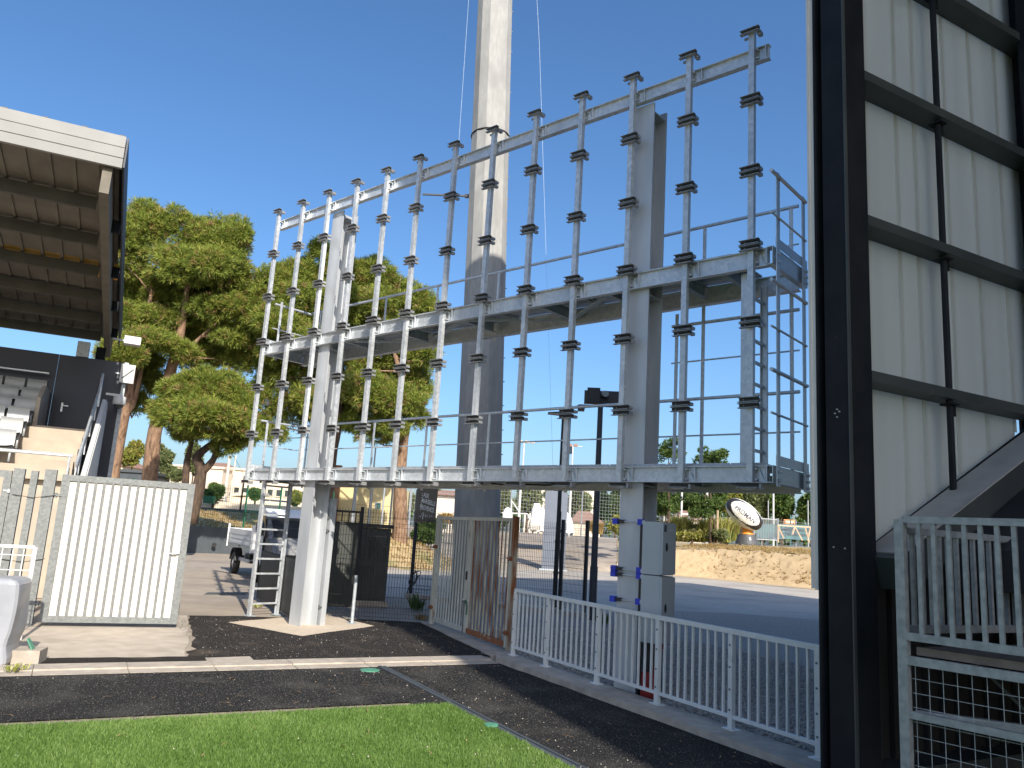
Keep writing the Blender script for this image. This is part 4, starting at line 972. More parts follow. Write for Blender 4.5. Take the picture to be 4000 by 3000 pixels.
def mark(pts, r, nm='emblem'):
    pp = []
    for px, py in pts:
        c = P_(px, py); pp.append(c + nb_*((A_-c).dot(nb_)+.008))
    b = MB(); b.path(pp, r*kk, 5); b.build(nm, 'print_white', t)
mark([(1637, 2016), (1643, 2017)], 1.8)
mark([(1652+4*math.cos(a), 2009+6*math.sin(a)) for a in [i*math.pi/5 for i in range(11)]], 1.3); mark([(1652, 2015), (1650, 2030)], 1.3)
mark([(1660, 2021), (1662, 2011), (1665, 2018), (1669, 2010), (1671, 2021)], 1.2)
mark([(1677, 2020), (1680, 2012), (1683, 2021), (1686, 2013), (1689, 2022), (1692, 2016)], 1.2)

# ================================================================== GRANDSTAND ON THE RIGHT (end wall seen from inside)
gs = thing('covered_grandstand', W(12.75, 6, 0), 'tall dark grandstand end wall with translucent panels between black beams', 'grandstand')
AW = 12.77; BCOL = 1.985
# front column: two flanges and a recessed web seen from the pitch side
b = MB(); colz = 10.5
b.ibeam(W(12.74, BCOL+.14, -.1), W(12.74, BCOL+.14, colz), .30, .28, .02, .022, up=AX)
b.build('column', 'dark_steel', gs)
b = MB(); b.box(W(12.78, BCOL+.005, 0), .20, .012, colz, AX, BX); b.build('cover_plate', 'dark_steel', gs)
b = MB(); b.box(W(12.90, BCOL+.008, 0), .012, .03, colz, AX, BX); b.build('column_trim', 'dark_beam', gs)
# outer cladding edge, a pale strip along the column
for i, (aa_, ww, zlo) in enumerate(((12.568, .035, 1.62), (12.545, .022, 1.63))):
    b = MB(); b.box(W(aa_, BCOL+.03-.02*i, zlo), ww, .05, 12-zlo, AX, BX); b.build('edge_trim', 'white_metal', gs)
b = MB(); b.box(W(12.59, BCOL+.06, 0), .05, .04, 1.7, AX, BX); b.build('edge_post', 'dark_steel', gs)
for zz, nm in ((2.97, 0), (1.95, 1)):
    for (da, dz) in ((-.02, 0), (.02, .01), (0, .03), (0, -.03)) if nm == 0 else ((-.05, 0), (.05, -.005)):
        b = MB(); c = W(12.79+da, BCOL-.002, zz+dz); b.tube(c, c-BX*.010, .006, 6); b.build('bolt', 'galv_dull', gs)
# polycarbonate sheets, each its own, and beams
zb = [3.30, 4.61, 5.92, 7.23, 8.54]
BM0, BM1 = BCOL+.30, 4.78
mull = 3.37
def zdiag(bb_): return 1.94+(bb_-2.32)*.52
edges = [BM0-.1, BM0+.28, BM0+.70, mull-.12, mull+.36, mull+.80, mull+1.25, BM1+.4]
lv = [0]+[z+.0 for z in zb]+[11]
for i in range(len(edges)-1):
    for j in range(len(lv)-1):
        x0, x1 = edges[i]+.004, edges[i+1]-.004; za0, za1 = lv[j], lv[j+1]
        zlow0, zlow1 = max(za0+.03, zdiag(x0)-.12), max(za0+.03, zdiag(x1)-.12)
        if zlow0 >= za1-.03 or zlow1 >= za1-.03: continue
        b = MB(); b.prism([W(AW-.12, x0, zlow0), W(AW-.12, x1, zlow1), W(AW-.12, x1, za1-.03), W(AW-.12, x0, za1-.03)], AX*.012); b.build('translucent_sheet', 'poly', gs)
for i, e in enumerate(edges[1:-1]):
    b = MB(); b.box(W(AW-.105, e, max(zdiag(e), 0)), .006, .05, 10.5-zdiag(e), AX, BX); b.build('sheet_joint', 'poly', gs)
for z in zb:
    b = MB(); b.chan(W(AW+.005, BM0-.06, z), W(AW+.005, BM1+.3, z), .085, .21, .010, -AX); b.build('cross_beam', 'dark_beam', gs)
b = MB(); b.tube(W(AW+.05, mull, zdiag(mull)), W(AW+.05, mull, 10.5), .028, 8); b.build('tie_rod', 'dark_steel', gs)
for z in zb+[zdiag(mull)+.05]:
    b = MB(); b.box(W(AW+.05, mull, z-.09), .12, .10, .015, AX, BX); b.box(W(AW+.06, mull+.03, z-.18), .012, .06, .1, AX, BX); b.build('rod_bracket', 'dark_steel', gs)
b = MB(); b.ibeam(W(12.74, BM1+.2, -.1), W(12.74, BM1+.2, 10.5), .30, .30, .02, .03, up=AX); b.build('column', 'dark_steel', gs)
b = MB(); b.box(W(12.9, BM1+.2, -.05), .10, .5, 10.5, AX, BX); b.build('column_casing', 'dark_steel', gs)
# sloping stringer that carries the terrace
s0, s1 = W(AW+.16, 2.30, zdiag(2.30)-.15), W(AW+.16, 12, zdiag(12)-.15)
b = MB(); b.bar(s0, s1, .34, .26); st = b.build('terrace_stringer', 'dark_beam', gs)
b = MB(); b.bar(s0+UP*.152, s1+UP*.152, .335, .012); b.build('dusty_top', 'dirty_top', st)
# dark ribbed cladding below the stringer
x = BM0+.02
while x < 9.5:
    b = MB(); zt_ = zdiag(x)-.1
    b.prism([W(AW-.09, x, .35), W(AW-.09, x+.13, .35), W(AW-.09, x+.13, zt_+.05), W(AW-.09, x, zt_)], AX*.01); b.prism([W(AW-.079, x+.135, .35), W(AW-.079, x+.2, .35), W(AW-.079, x+.2, zt_+.1), W(AW-.079, x+.135, zt_+.07)], AX*.04)
    b.build('ribbed_cladding', 'dark_clad', gs); x += .205
b = MB(); b.prism([W(AW-.11, BM0, .1), W(AW-.11, 9.5, .1), W(AW-.11, 9.5, zdiag(9.5)), W(AW-.11, BM0, zdiag(BM0)-.05)], AX*.012); b.build('backing_sheet', 'dark_clad', gs)
b = MB(); b.bar(W(AW+.05, BM0, .28), W(AW+.05, 9.5, .28), .26, .24); b.build('bottom_beam', 'dark_beam', gs)
b = MB(); b.prism([W(27, -.35, 9.4), W(62, -.35, 9.4), W(62, -.35, 16.68), W(27, -.35, 16.68)], BX*-.15); b.build('added_shade_panel', 'dark_clad', gs)  # hanging panel added out of view to shade the guard and right-hand asphalt
# the rest of the stand, beyond the picture: seating deck, roof and its side walls
b = MB(); b.prism([W(AW+.35, 2.9, 2.0), W(AW+.35, 14, 8.1), W(AW+.35, 14, 7.8), W(AW+.35, 2.9, 1.7)], AX*45); b.build('seating_deck', 'dark_clad', gs)
b = MB(); b.prism([W(AW-.25, BM1+.35, .0), W(AW-.25, 21, .0), W(AW-.25, 21, 16.7), W(AW-.25, 1.6, 16.7), W(AW-.25, 1.6, 10.6), W(AW-.25, BM1+.35, 10.6)], AX*.12); b.build('upper_end_wall', 'dark_clad', gs)
b = MB(); b.prism([W(AW-.4, -.35, 16.7), W(AW-.4, 21.5, 17.0), W(AW-.4, 21.5, 17.2), W(AW-.4, -.35, 16.9)], AX*50); b.build('roof', 'dark_clad', gs)
b = MB(); b.prism([W(AW+.4, 20.8, 0), W(AW+50, 20.8, 0), W(AW+50, 20.8, 16.8), W(AW+.4, 20.8, 16.8)], BX*.2); b.build('rear_wall', 'dark_clad', gs)

# galvanised guard and mesh in front of the stand
g0 = atd(3530, 2500, 5.2); g0.z = 0
GX = V((.985, -.17, 0)).normalized(); GN = V((GX.y, -GX.x, 0)); GB = BX
zt1, zt0 = ztop(3515, 2018, g0), ztop(3550, 2497, g0)
gg = thing('walkway_guard', g0, 'galvanised guard rail over a wire mesh panel at the lower right corner', 'guard rail')
b = MB(); b.box(g0, .06, .06, zt1-.02, GX, GN); b.build('guard_post', 'galv_guard', gg)
e = g0+GX*2.6
for z, h in ((zt1-.02, .045), (zt0+.02, .05), (zt0-.13, .055)):
    b = MB(); b.bar(g0+GX*.03+UP*z, e+UP*z, .045, h); b.build('guard_rail', 'galv_guard', gg)
zmid = ztop(3560, 2790, g0)
b = MB(); b.bar(g0+GX*.03+UP*zmid, e+UP*(zmid), .04, .045); b.build('guard_rail', 'galv_guard', gg)
for i in range(26):
    p = g0+GX*(.12+.094*i); b = MB(); b.box(p+UP*(zt0+.04), .026, .026, zt1-zt0-.07, GX, GN); b.build('baluster', 'galv_guard', gg)
# return side running away from the pitch
e2 = g0+GB*3.2
for z, h in ((zt1-.09, .045), (zt0+.06, .05)):
    b = MB(); b.bar(g0+GB*.06+UP*z, e2+UP*z, .045, h); b.build('guard_rail', 'galv_guard', gg)
for i in range(32):
    p = g0+GB*(.12+.098*i); b = MB(); b.box(p+UP*(zt0+.08), .026, .026, zt1-zt0-.18, GB, V((-GB.y, GB.x, 0))); b.build('baluster', 'galv_guard', gg)
b = MB()
for i in range(30): b.bar(g0+GX*(.06+.085*i)+UP*.05-GN*.02, g0+GX*(.06+.085*i)+UP*(zt0-.15)-GN*.02, .004, .004)
z = .08
while z < zt0-.15: b.bar(g0+GX*.04+UP*z-GN*.02, e+UP*z-GN*.02, .004, .004); z += .088
b.build('wire_mesh', 'galv_guard', gg, kind='stuff')
b = MB(); dz = zt0-.045
b.prism([g0+GX*.05+GB*.05+UP*(dz-.05), e+UP*(dz-.05), e+GB*3+UP*(dz-.05), g0+GX*.05+GB*3+UP*(dz-.05)], (0, 0, .05)); b.build('walkway_deck', 'deck_brown', gg)
b = MB(); q0 = g0+GB*.08+UP*(zmid+.02); b.bar(g0+GX*.03+GB*.05+UP*(zmid), g0+GX*2.6+GB*1.6+UP*(zmid-.02), .05, .05); b.build('brace', 'galv_guard', gg)
for (s0_, z0_, s1_, z1_) in ((.05, zt0-.15, .40, zmid), (.40, zmid, .42, zt0-.15), (.45, zmid, .95, zt0-.15), (1.2, zmid-.3, 1.2, zt0-.15), (.2, zmid-.05, .8, zmid-.45), (1.5, .1, 1.5, zt0-.15)):
    b = MB(); b.bar(g0+GX*s0_+GB*.7+UP*z0_, g0+GX*s1_+GB*.7+UP*z1_, .05, .02); b.build('brace', 'dark_beam', gg)
# perforated cable tray lying under the walkway
tp = g0+GX*.45+GB*.45+UP*.12; tr = thing('cable_tray', tp, 'pale perforated cable tray lying under the walkway', 'cable tray')
td = (GX*.9-GB*.12).normalized(); tn_ = V((-td.y, td.x, 0))
b = MB()
for j in range(22):
    for r_ in range(3): b.bar(tp+td*(.1*j)+UP*(.012+.055*r_), tp+td*(.1*j+.055)+UP*(.012+.055*r_), .004, .018)
    for r_ in (0, 1): b.bar(tp+td*(.1*j-.045)+UP*(.04+.055*r_), tp+td*(.1*j+.1)+UP*(.04+.055*r_), .004, .03)
b.build('tray_side', 'pink_tray', tr)
b = MB(); b.prism([tp+UP*.0, tp+td*2.2, tp+td*2.2+tn_*.3, tp+tn_*.3], (0, 0, .01)); b.build('tray_bottom', 'pink_tray', tr)
b = MB(); b.ellip(g0+GX*.95+GB*.6+UP*.05, .28, .16, .1, 10, 6); tag(b.build('red_cover', 'red', origin=g0+GX*.95+GB*.6), 'red object lying on the gravel under the cable tray', 'cover')

# ================================================================== GRANDSTAND ON THE LEFT (behind the goal line)
ls = thing('small_grandstand', W(1.5, -3.17, 0), 'small covered grandstand with pale seats at the left edge', 'grandstand')
BE = -3.17
A0, Z0f, Z1f = 1.5, 8.02, 8.60; AB, ZBk = -9.0, 6.75
rs = (Z0f+.12-ZBk)/(A0-AB)
def zroof(a): return ZBk+(a-AB)*rs
for i, (z0_, z1_, da) in enumerate(((8.02, 8.19, .0), (8.20, 8.385, .03), (8.395, 8.60, .055))):
    b = MB(); b.prism([W(A0+da, -30, z0_), W(A0+da, BE+.02, z0_), W(A0+da+.02, BE+.02, z1_), W(A0+da+.02, -30, z1_)], AX*-.08); b.build('fascia_board', 'fascia', ls)
b = MB(); b.prism([W(A0-.06, BE-.4, Z1f-.01), W(A0-.06, BE+.06, Z1f-.01), W(AB, BE+.06, ZBk+.42), W(AB, BE-.4, ZBk+.42)], UP*.03); 
b = MB(); b.prism([W(A0-.04, BE+.03, 8.05), W(A0-.04, BE+.03, Z1f+.03), W(AB, BE+.03, ZBk+.5), W(AB, BE+.03, ZBk-.1)], BX*.03); b.build('gable_flashing', 'anthracite', ls)
i = 0; bbs = BE-.05
while bbs > -13:
    b = MB(); w_ = .40
    for aa0, aa1 in ((A0-.08, -3.5), (-4.5, AB)): b.prism([W(aa0, bbs, zroof(aa0)+.14), W(aa0, bbs-w_+.07, zroof(aa0)+.14), W(aa1, bbs-w_+.07, zroof(aa1)+.14), W(aa1, bbs, zroof(aa1)+.14)], UP*.01)
    rl_ = MB(); rl_.prism([W(-3.5, bbs, zroof(-3.5)+.142), W(-3.5, bbs-w_+.07, zroof(-3.5)+.142), W(-4.5, bbs-w_+.07, zroof(-4.5)+.142), W(-4.5, bbs, zroof(-4.5)+.142)], UP*.006); rl_.build('roof_light', 'ochre', ls)
    b.prism([W(A0-.08, bbs-w_+.068, zroof(A0)+.10), W(A0-.08, bbs-w_+.002, zroof(A0)+.10), W(AB, bbs-w_+.002, zroof(AB)+.10), W(AB, bbs-w_+.068, zroof(AB)+.10)], UP*.06)
    b.build('roof_sheet', 'roof_under', ls); bbs -= w_
b = MB()
for aa0, aa1 in ((A0-.05, -3.3), (-4.7, AB)): b.prism([W(aa0, BE+.02, zroof(aa0)+.42), W(aa0, -30, zroof(aa0)+.42), W(aa1, -30, zroof(aa1)+.42), W(aa1, BE+.02, zroof(aa1)+.42)], UP*.05)
b.build('roof_top', 'anthracite', ls)
for i in range(14):
    b = MB(); c = W(A0-.06, BE-.05-.62*i, Z1f+.01); b.box(c, .08, .09, .05, AX, BX); b.build('roof_rib', 'anthracite', ls)
for a_ in (-.25, -1.95, -3.65, -5.3, -6.9, -8.4):
    b = MB(); z_ = zroof(a_)-.06; b.chan(W(a_, BE-.42, z_), W(a_, -30, z_), .26, .11, .012, -AX); b.build('purlin', 'purlin', ls)
for b_ in (BE-.13, BE-9):
    b = MB(); b.prism([W(A0-.12, b_, zroof(A0)-.62), W(A0-.12, b_, zroof(A0)+.09), W(AB, b_, zroof(AB)+.09), W(AB, b_, zroof(AB)-.45)], BX*-.16); b.build('end_rafter', 'rafter', ls)
# gable cross pieces outside the rafter
for a_ in (-.8, -3.2, -5.4, -7.5):
    b = MB(); b.bar(W(a_, BE-.24, zroof(a_)-.2), W(a_, BE+.03, zroof(a_)-.2), .12, .25); b.build('gable_strut', 'dark_steel', ls)
# back wall with its panels and door
ABk = -7.5; zw = 5.95
bw = BE+.32
for i in range(7):
    for (z0_, z1_) in ((2.0, 4.05), (4.055, 4.98), (4.985, zw)):
        b = MB(); x1 = bw-1.62*i; b.prism([W(ABk, x1-.004, z0_), W(ABk, x1-1.612, z0_), W(ABk, x1-1.612, z1_), W(ABk, x1-.004, z1_)], AX*-.10); b.build('wall_panel', 'anthracite', ls)
b = MB(); d0, d1 = -4.32, -3.42
b.prism([W(ABk+.006, d0, 3.9), W(ABk+.006, d1, 3.9), W(ABk+.006, d1, 5.3), W(ABk+.006, d0, 5.3)], AX*.02); dr = b.build('door', 'anthracite', ls)
b = MB(); c = W(ABk+.03, d0+.12, 4.40); b.box(c, .012, .045, .24, AX, BX); b.bar(c+UP*.16+AX*.05, c+UP*.16+AX*.05+BX*.15, .02, .02); b.bar(c+UP*.16, c+UP*.16+AX*.05, .02, .02); b.build('door_handle', 'galv', dr)
b = MB(); b.box(W(ABk-.02, bw+.05, 1.5), .2, .10, zw-1.5, AX, BX); b.build('corner_trim', 'galv_dull', ls)
b = MB(); b.box(W(ABk, BE-.75, zw), .25, .3, .42, AX, BX); b.build('wall_bracket', 'galv_dull', ls)
for b_ in (BE-.35, BE-9, -22):
    b = MB(); b.box(W(-8.2, b_, 0), .24, .24, 6.4, AX, BX); b.build('stand_column', 'dark_steel', ls)
# terrace
rows = [(-2.8-.82*i, 2.72+.34*i) for i in range(6)]
for i, (a_, z_) in enumerate(rows):
    b1_ = -4.55 if i > 3 else -3.42
    b = MB(); b.prism([W(a_, -30, z_-.34 if i else 0), W(a_, b1_, z_-.34 if i else 0), W(a_, b1_, z_), W(a_, -30, z_)], AX*-.85 if i < 5 else AX*-.9); b.build('terrace_step', 'concrete_step', ls)
    if i < 4:
        b = MB(); b.prism([W(a_+.001, -4.5, z_-.34 if i else z_-.3), W(a_+.001, -3.45, z_-.34 if i else z_-.3), W(a_+.001, -3.45, z_-.17), W(a_+.001, -4.5, z_-.17)], AX*.36); b.build('stair_tread', 'concrete_step', ls)
b = MB(); b.prism([W(-5.4, -4.6, 3.7), W(-5.4, -3.42, 3.7), W(-7.5, -3.42, 3.7), W(-7.5, -4.6, 3.7)], UP*.1); b.build('landing', 'concrete_step', ls)
b = MB(); b.prism([W(-5.6, -4.52, 3.6), W(-7.4, -4.52, 3.6), W(-7.4, -4.52, 4.9), W(-6.4, -4.52, 4.9), W(-5.6, -4.52, 4.5)], BX*-.09); b.build('cheek_wall', 'concrete_step', ls)
b = MB(); b.box(W(-2.7, -14, 0), .15, 21, 2.5, AX, BX); b.build('front_wall', 'concrete_step', ls)
# seats
def seat_mesh():
    b = MB(); pr = [(0, .0), (.16, .02), (.36, .0), (.42, .06), (.46, .36), (.43, .40)]
    n = 5; vs = []
    for j in range(n+1):
        y = -.225+.45*j/n; cv = .03*abs(2*j/n-1)**2
        for (x, z) in pr: vs.append(V((-x, y, z+.36+(cv if x < .4 else 0)))+V((cv if z > .1 else 0, 0, 0)))
    m_ = len(pr); fs = [(j*m_+i, j*m_+i+1, (j+1)*m_+i+1, (j+1)*m_+i) for j in range(n) for i in range(m_-1)]
    b.add(vs, fs)
    for y in (-.2, .2): b.bar((-.2, y, 0), (-.2, y, .37), .04, .03, V((1, 0, 0)))
    b.add([v+V((-.0, 0, -.035)) for v in vs], fs)
    return b
smb = seat_mesh(); me = bpy.data.meshes.new('seat'); me.from_pydata([tuple(v) for v in smb.v], [], smb.f); me.materials.append(M['seat']); me.polygons.foreach_set('use_smooth', [True]*len(me.polygons))
rz = math.atan2(AX.y, AX.x)
for i, (a_, z_) in enumerate(rows):
    for k in range(9):
        o = bpy.data.objects.new('seat', me); col.objects.link(o); o.parent = ls; o.location = W(a_-.12, -4.86-.51*k, z_)-ORG[ls.name]; o.rotation_euler = (0, 0, rz); ORG[o.name] = ORG[ls.name]
b = MB(); b.tube(W(-7.2, -4.6, 5.35), W(-7.2, -14, 5.35), .03, 8); b.build('back_rail', 'galv', ls)
b = MB(); b.tube(W(-2.7, -3.45, 2.98), W(-2.7, -16, 2.98), .04, 8); b.build('front_rail', 'galv', ls)
for b_ in (-3.5, -5.5, -7.5): b = MB(); b.tube(W(-2.7, b_, 2.4), W(-2.7, b_, 2.98), .025, 8); b.build('rail_post', 'galv', ls)
# white side parapet with stair handrail
pp = [(-7.2, 4.65), (-6.6, 4.75), (-1.6, 2.2), (.9, 1.28), (.9, .5), (-7.2, .5)]
b = MB(); b.prism([W(a_, BE-.05, z_) for a_, z_ in pp], BX*.10); b.build('side_parapet', 'white_metal', ls)
b = MB(); b.prism([W(a_, BE+.055, z_) for a_, z_ in [(-7.2, 4.6), (-6.6, 4.7), (-1.6, 2.15), (-1.6, .5), (-7.2, .5)]], BX*.02); b.build('side_cladding', 'white_metal', ls)
b = MB(); b.path([W(-2.3, BE-.16, 2.8), W(-6.6, BE-.16, 5.0), W(-7.1, BE-.16, 5.5), W(-7.15, BE-.16, 4.6)], .03, 6); b.build('stair_handrail', 'galv', ls)
b = MB(); b.path([W(-2.3, BE-.16, 2.45), W(-6.6, BE-.16, 4.72)], .018, 5); b.build('stair_handrail', 'galv', ls)
for a_ in (-2.4, -3.4, -4.4, -5.4, -6.4):
    z_ = 2.8+(-2.3-a_)*.512; b = MB(); b.tube(W(a_, BE-.16, z_-.75), W(a_, BE-.16, z_), .018, 6); b.build('rail_post', 'galv', ls)
ls.rotation_euler = (0, 0, -.06)
# things fixed to the end of the stand
c = W(-7.3, BE+.95, 6.45); t = thing('white_lamp', c, 'white box lamp fixed high on the end of the left stand', 'lamp')
b = MB(); b.box(c, .35, .42, .22, AX, BX); b.build('lamp_housing', 'white_metal', t); b = MB(); b.bar(c+UP*.1, c-BX*.5+UP*.1, .05, .05); b.build('lamp_arm', 'galv_dull', t)
c = W(-7.2, BE+.95, 5.35); t = thing('antenna_panel', c, 'white flat antenna panel on the end of the left stand', 'antenna')
b = MB(); b.box(c, .06, .36, .52, AX, BX); b.build('panel', 'white_metal', t); b = MB(); b.bar(c+UP*.12+AX*.04-BX*.12, c+UP*.4+AX*.04+BX*.14, .02, .02); b.build('panel_bracket', 'dark_beam', t); b = MB(); b.bar(c+UP*.25-AX*.05, c+UP*.25-AX*.05-BX*.3, .04, .04); b.build('arm', 'galv_dull', t)
c = W(-7.0, BE+.85, 4.62); t = thing('dome_camera', c, 'white dome security camera on a bracket at the stand corner', 'camera')
b = MB(); b.lathe(c, [(.03, .34), (.16, .30), (.17, .10), (.15, .08)], 14); b.build('camera_shroud', 'white_metal', t, smooth=True); b = MB(); b.ellip(c+UP*.08, .13, .13, .12, 12, 8); b.build('dome', 'glass', t, smooth=True); b = MB(); b.bar(c+UP*.34, c+UP*.34-BX*.35, .06, .06); b.build('bracket', 'white_metal', t)

# ================================================================== TRUCK
TA, TB = -12.1, 2.07
tk = thing('tipper_truck', W(-10.3, 3.1, 0), 'white open tipper truck parked in the yard behind the ladder', 'truck')
def TW(f, r, z): return W(TA+f, TB+r, z)      # f forward, r to the truck's left, from the rear right wheel
def wheel(f, r, lab=None):
    c = TW(f, r, .36); b = MB()
    pr = [(.20, -.10), (.33, -.105), (.36, -.07), (.36, .07), (.33, .105), (.20, .10)]
    n = 24; vs = []
    for (rad, y) in pr:
        for i in range(n):
            t_ = 2*math.pi*i/n; vs.append(c+AX*(rad*math.cos(t_))+UP*(rad*math.sin(t_))+BX*y)
    fs = [(k_*n+i, k_*n+(i+1) % n, (k_+1)*n+(i+1) % n, (k_+1)*n+i) for k_ in range(len(pr)-1) for i in range(n)]
    b.add(vs, fs)
    for i in range(n): 
        t_ = 2*math.pi*(i+.5)/n; q = c+AX*(.362*math.cos(t_))+UP*(.362*math.sin(t_)); b.bar(q-BX*.07, q+BX*.07, .03, .012, (AX*math.cos(t_)+UP*math.sin(t_)))
    w_ = b.build('wheel', 'tyre', tk)
    b = MB(); s_ = -1 if r < 1 else 1
    b.tube(c+BX*(s_*.02), c+BX*(s_*.075), .21, 16); b.tube(c+BX*(s_*.075), c+BX*(s_*.10), .08, 10); b.build('wheel_rim', 'truck_alu', w_)
for f in (0, 3.75):
    for r in (.10, 1.72): wheel(f, r)
b = MB(); b.bar(TW(-.9, .55, .62), TW(3.2, .55, .62), .09, .16); b.bar(TW(-.9, 1.3, .62), TW(3.2, 1.3, .62), .09, .16); b.build('chassis_rail', 'truck_alu', tk)
b = MB(); b.bar(TW(.48, .12, .52), TW(2.2, .12, .52), .04, .11); b.bar(TW(.6, .12, .52), TW(.6, .5, .62), .05, .05); b.bar(TW(2.1, .12, .52), TW(2.1, .5, .62), .05, .05); b.build('side_guard', 'truck_alu', tk)
b = MB(); b.bar(TW(-.75, .05, .52), TW(-.75, 1.8, .52), .08, .12); b.build('rear_bumper', 'black_metal', tk)
b = MB(); b.box(TW(1.2, .4, .42), .7, .3, .3, AX, BX); b.build('fuel_tank', 'plastic_black', tk)
# mudguards
for r in (.10, 1.72):
    b = MB(); pts = [TW(.50*math.cos(t_), r, .36+.50*math.sin(t_)) for t_ in [math.radians(10+16*i) for i in range(11)]]
    for p_, q_ in zip(pts[:-1], pts[1:]): b.bar(p_, q_, .26, .015, (p_-TW(0, r, .36)))
    b.build('mudguard', 'plastic_black', tk)
# bed
bz = 1.0
b = MB(); b.box(TW(1.15, .92, bz), 4.1, 2.0, .10, AX, BX); b.build('bed_floor', 'truck_alu', tk)
for r in (-.07, 1.92):
    b = MB(); b.bar(TW(-.86, r, bz+.31), TW(3.15, r, bz+.31), .035, .40); sd__ = b.build('bed_side', 'truck_white', tk)
    b = MB(); b.bar(TW(-.86, r, bz+.075), TW(3.15, r, bz+.075), .05, .07); b.build('side_rail', 'truck_white', tk)
    b = MB()
    for z in (.2, .34): b.bar(TW(-.86, r+(-.02 if r < 1 else .02), bz+z), TW(3.15, r+(-.02 if r < 1 else .02), bz+z), .012, .02)
    b.build('side_rib', 'truck_alu', sd__)
b = MB(); b.bar(TW(-.9, -.07, bz+.31), TW(-.9, 1.92, bz+.31), .035, .42); b.build('tailgate', 'truck_white', tk)
for f, r in ((-.9, -.09), (-.9, 1.94)): b = MB(); b.box(TW(f, r, bz-.12), .07, .06, .78, AX, BX); b.build('bed_corner_post', 'truck_white', tk)
b = MB(); b.bar(TW(3.2, -.1, bz+.25), TW(3.2, 1.95, bz+.25), .08, .85); b.build('bed_headboard', 'truck_white', tk)
b = MB(); b.box(TW(-.45, -.10, bz+.12), .12, .05, .2, AX, BX); b.build('tail_lamp_cluster', 'galv_old', tk)
# cab: profile extruded across the width
def cabx(f, z): return (f, z)
prof = [(3.3, .55), (3.3, 2.15), (3.45, 2.22), (4.15, 2.2), (4.35, 2.1), (5.0, 1.35), (5.55, 1.15), (5.72, .95), (5.75, .5), (4.25, .42), (4.2, .62), (4.0, .78), (3.6, .78), (3.4, .62), (3.35, .45)]
b = MB(); b.prism([TW(f, .05, z) for f, z in prof], BX*1.76); cabo = b.build('cab', 'truck_white', tk)
b = MB(); b.prism([TW(4.38, .15, 2.02), TW(4.38, 1.71, 2.02), TW(4.99, 1.66, 1.38), TW(4.99, .2, 1.38)], AX*.02+UP*.012); b.build('windscreen', 'glass', tk)
for r, s_ in ((.045, -1), (1.815, 1)):
    b = MB(); b.prism([TW(3.75, r, 2.02), TW(4.28, r, 2.02), TW(4.82, r, 1.40), TW(3.75, r, 1.38)], BX*(s_*.012)); b.build('side_window', 'glass', tk)
    b = MB(); b.prism([TW(3.68, r, 1.34), TW(4.85, r, 1.34), TW(4.55, r, .66), TW(4.3, r, .5), TW(3.72, r, .86)], BX*(s_*.008)); dd = b.build('cab_door', 'truck_white', tk)
    b = MB(); b.bar(TW(3.78, r, 1.2)+BX*(s_*.03), TW(3.95, r, 1.2)+BX*(s_*.03), .02, .03); b.build('door_handle', 'plastic_black', dd)
    b = MB(); c = TW(4.72, r+s_*.22, 1.62); b.ellip(c, .10, .13, .25, 10, 8, AX, BX); b.bar(c-UP*.15, TW(4.72, r, 1.38), .05, .05); b.build('wing_mirror', 'plastic_black', tk, smooth=True)
    b = MB(); b.ellip(TW(5.58, r+s_*-.22, 1.02), .10, .20, .11, 10, 6, AX, BX); b.build('headlight', 'galv', tk)
b = MB(); b.box(TW(5.78, .92, .62), .06, 1.0, .30, AX, BX); b.build('grille', 'plastic_black', tk)
b = MB(); b.box(TW(5.74, .92, .32), .14, 1.8, .24, AX, BX); b.build('front_bumper', 'plastic_black', tk)
for r in (.5, 1.35): b = MB(); b.box(TW(4.05, r, 1.0), .3, .42, .75, AX, BX); 

# ================================================================== RETAINING WALL, GREEN FENCE ON THE BANK
b = MB(); q = [(-29.3, -30), (-24.5, 6), (-23.5, 13.6), (-22.7, 17)]
for p_, r_ in zip(q[:-1], q[1:]): b.prism([(p_[0], p_[1], -.05), (r_[0], r_[1], -.05), (r_[0]-.22, r_[1]+.05, -.05), (p_[0]-.22, p_[1]+.05, -.05)], (0, 0, 1.36 if p_[1] > 5 else 1.45))
o = b.build('retaining_wall', 'wall_grey', origin=(-24, 12, 0)); tag(o, 'low dark grey retaining wall below the dry grass bank', 'wall')
b = MB(); c = onz(835, 2128); c = atd(836, 2128, 40.2); b.tube(c, c+V((.08, -.03, 0)), .11, 10); b.build('drain_hole', 'plastic_black', None, origin=c); 
o = bpy.data.objects['drain_hole']; wallo = bpy.data.objects['retaining_wall']; o.parent = wallo; o.location = c-ORG['retaining_wall']
gp_ = [atd(500, 2030, 40.5), atd(700, 2036, 40.5), atd(952, 2040, 40.3), atd(1085, 2045, 40.5), atd(1290, 2060, 42)]
gp_ = [V((p_.x, p_.y, 1.25)) for p_ in gp_]
fence('green_fence', gp_, .05, 2.25, 'green mesh fence with round posts on the dry grass bank', m='green_paint', post=.07, dv=.11, dh=.22, r=.004, folds=False, zpost=2.3)
b = MB(); p_ = atd(940, 1975, 46); b.tube(p_-UP*.3, atd(955, 1860, 46), .05, 8); b.tube(atd(955, 1860, 46), atd(910, 1775, 46), .012, 4)
tag(b.build('dark_post', 'black_metal', origin=p_), 'thin dark post with a stay wire beyond the green fence', 'post')
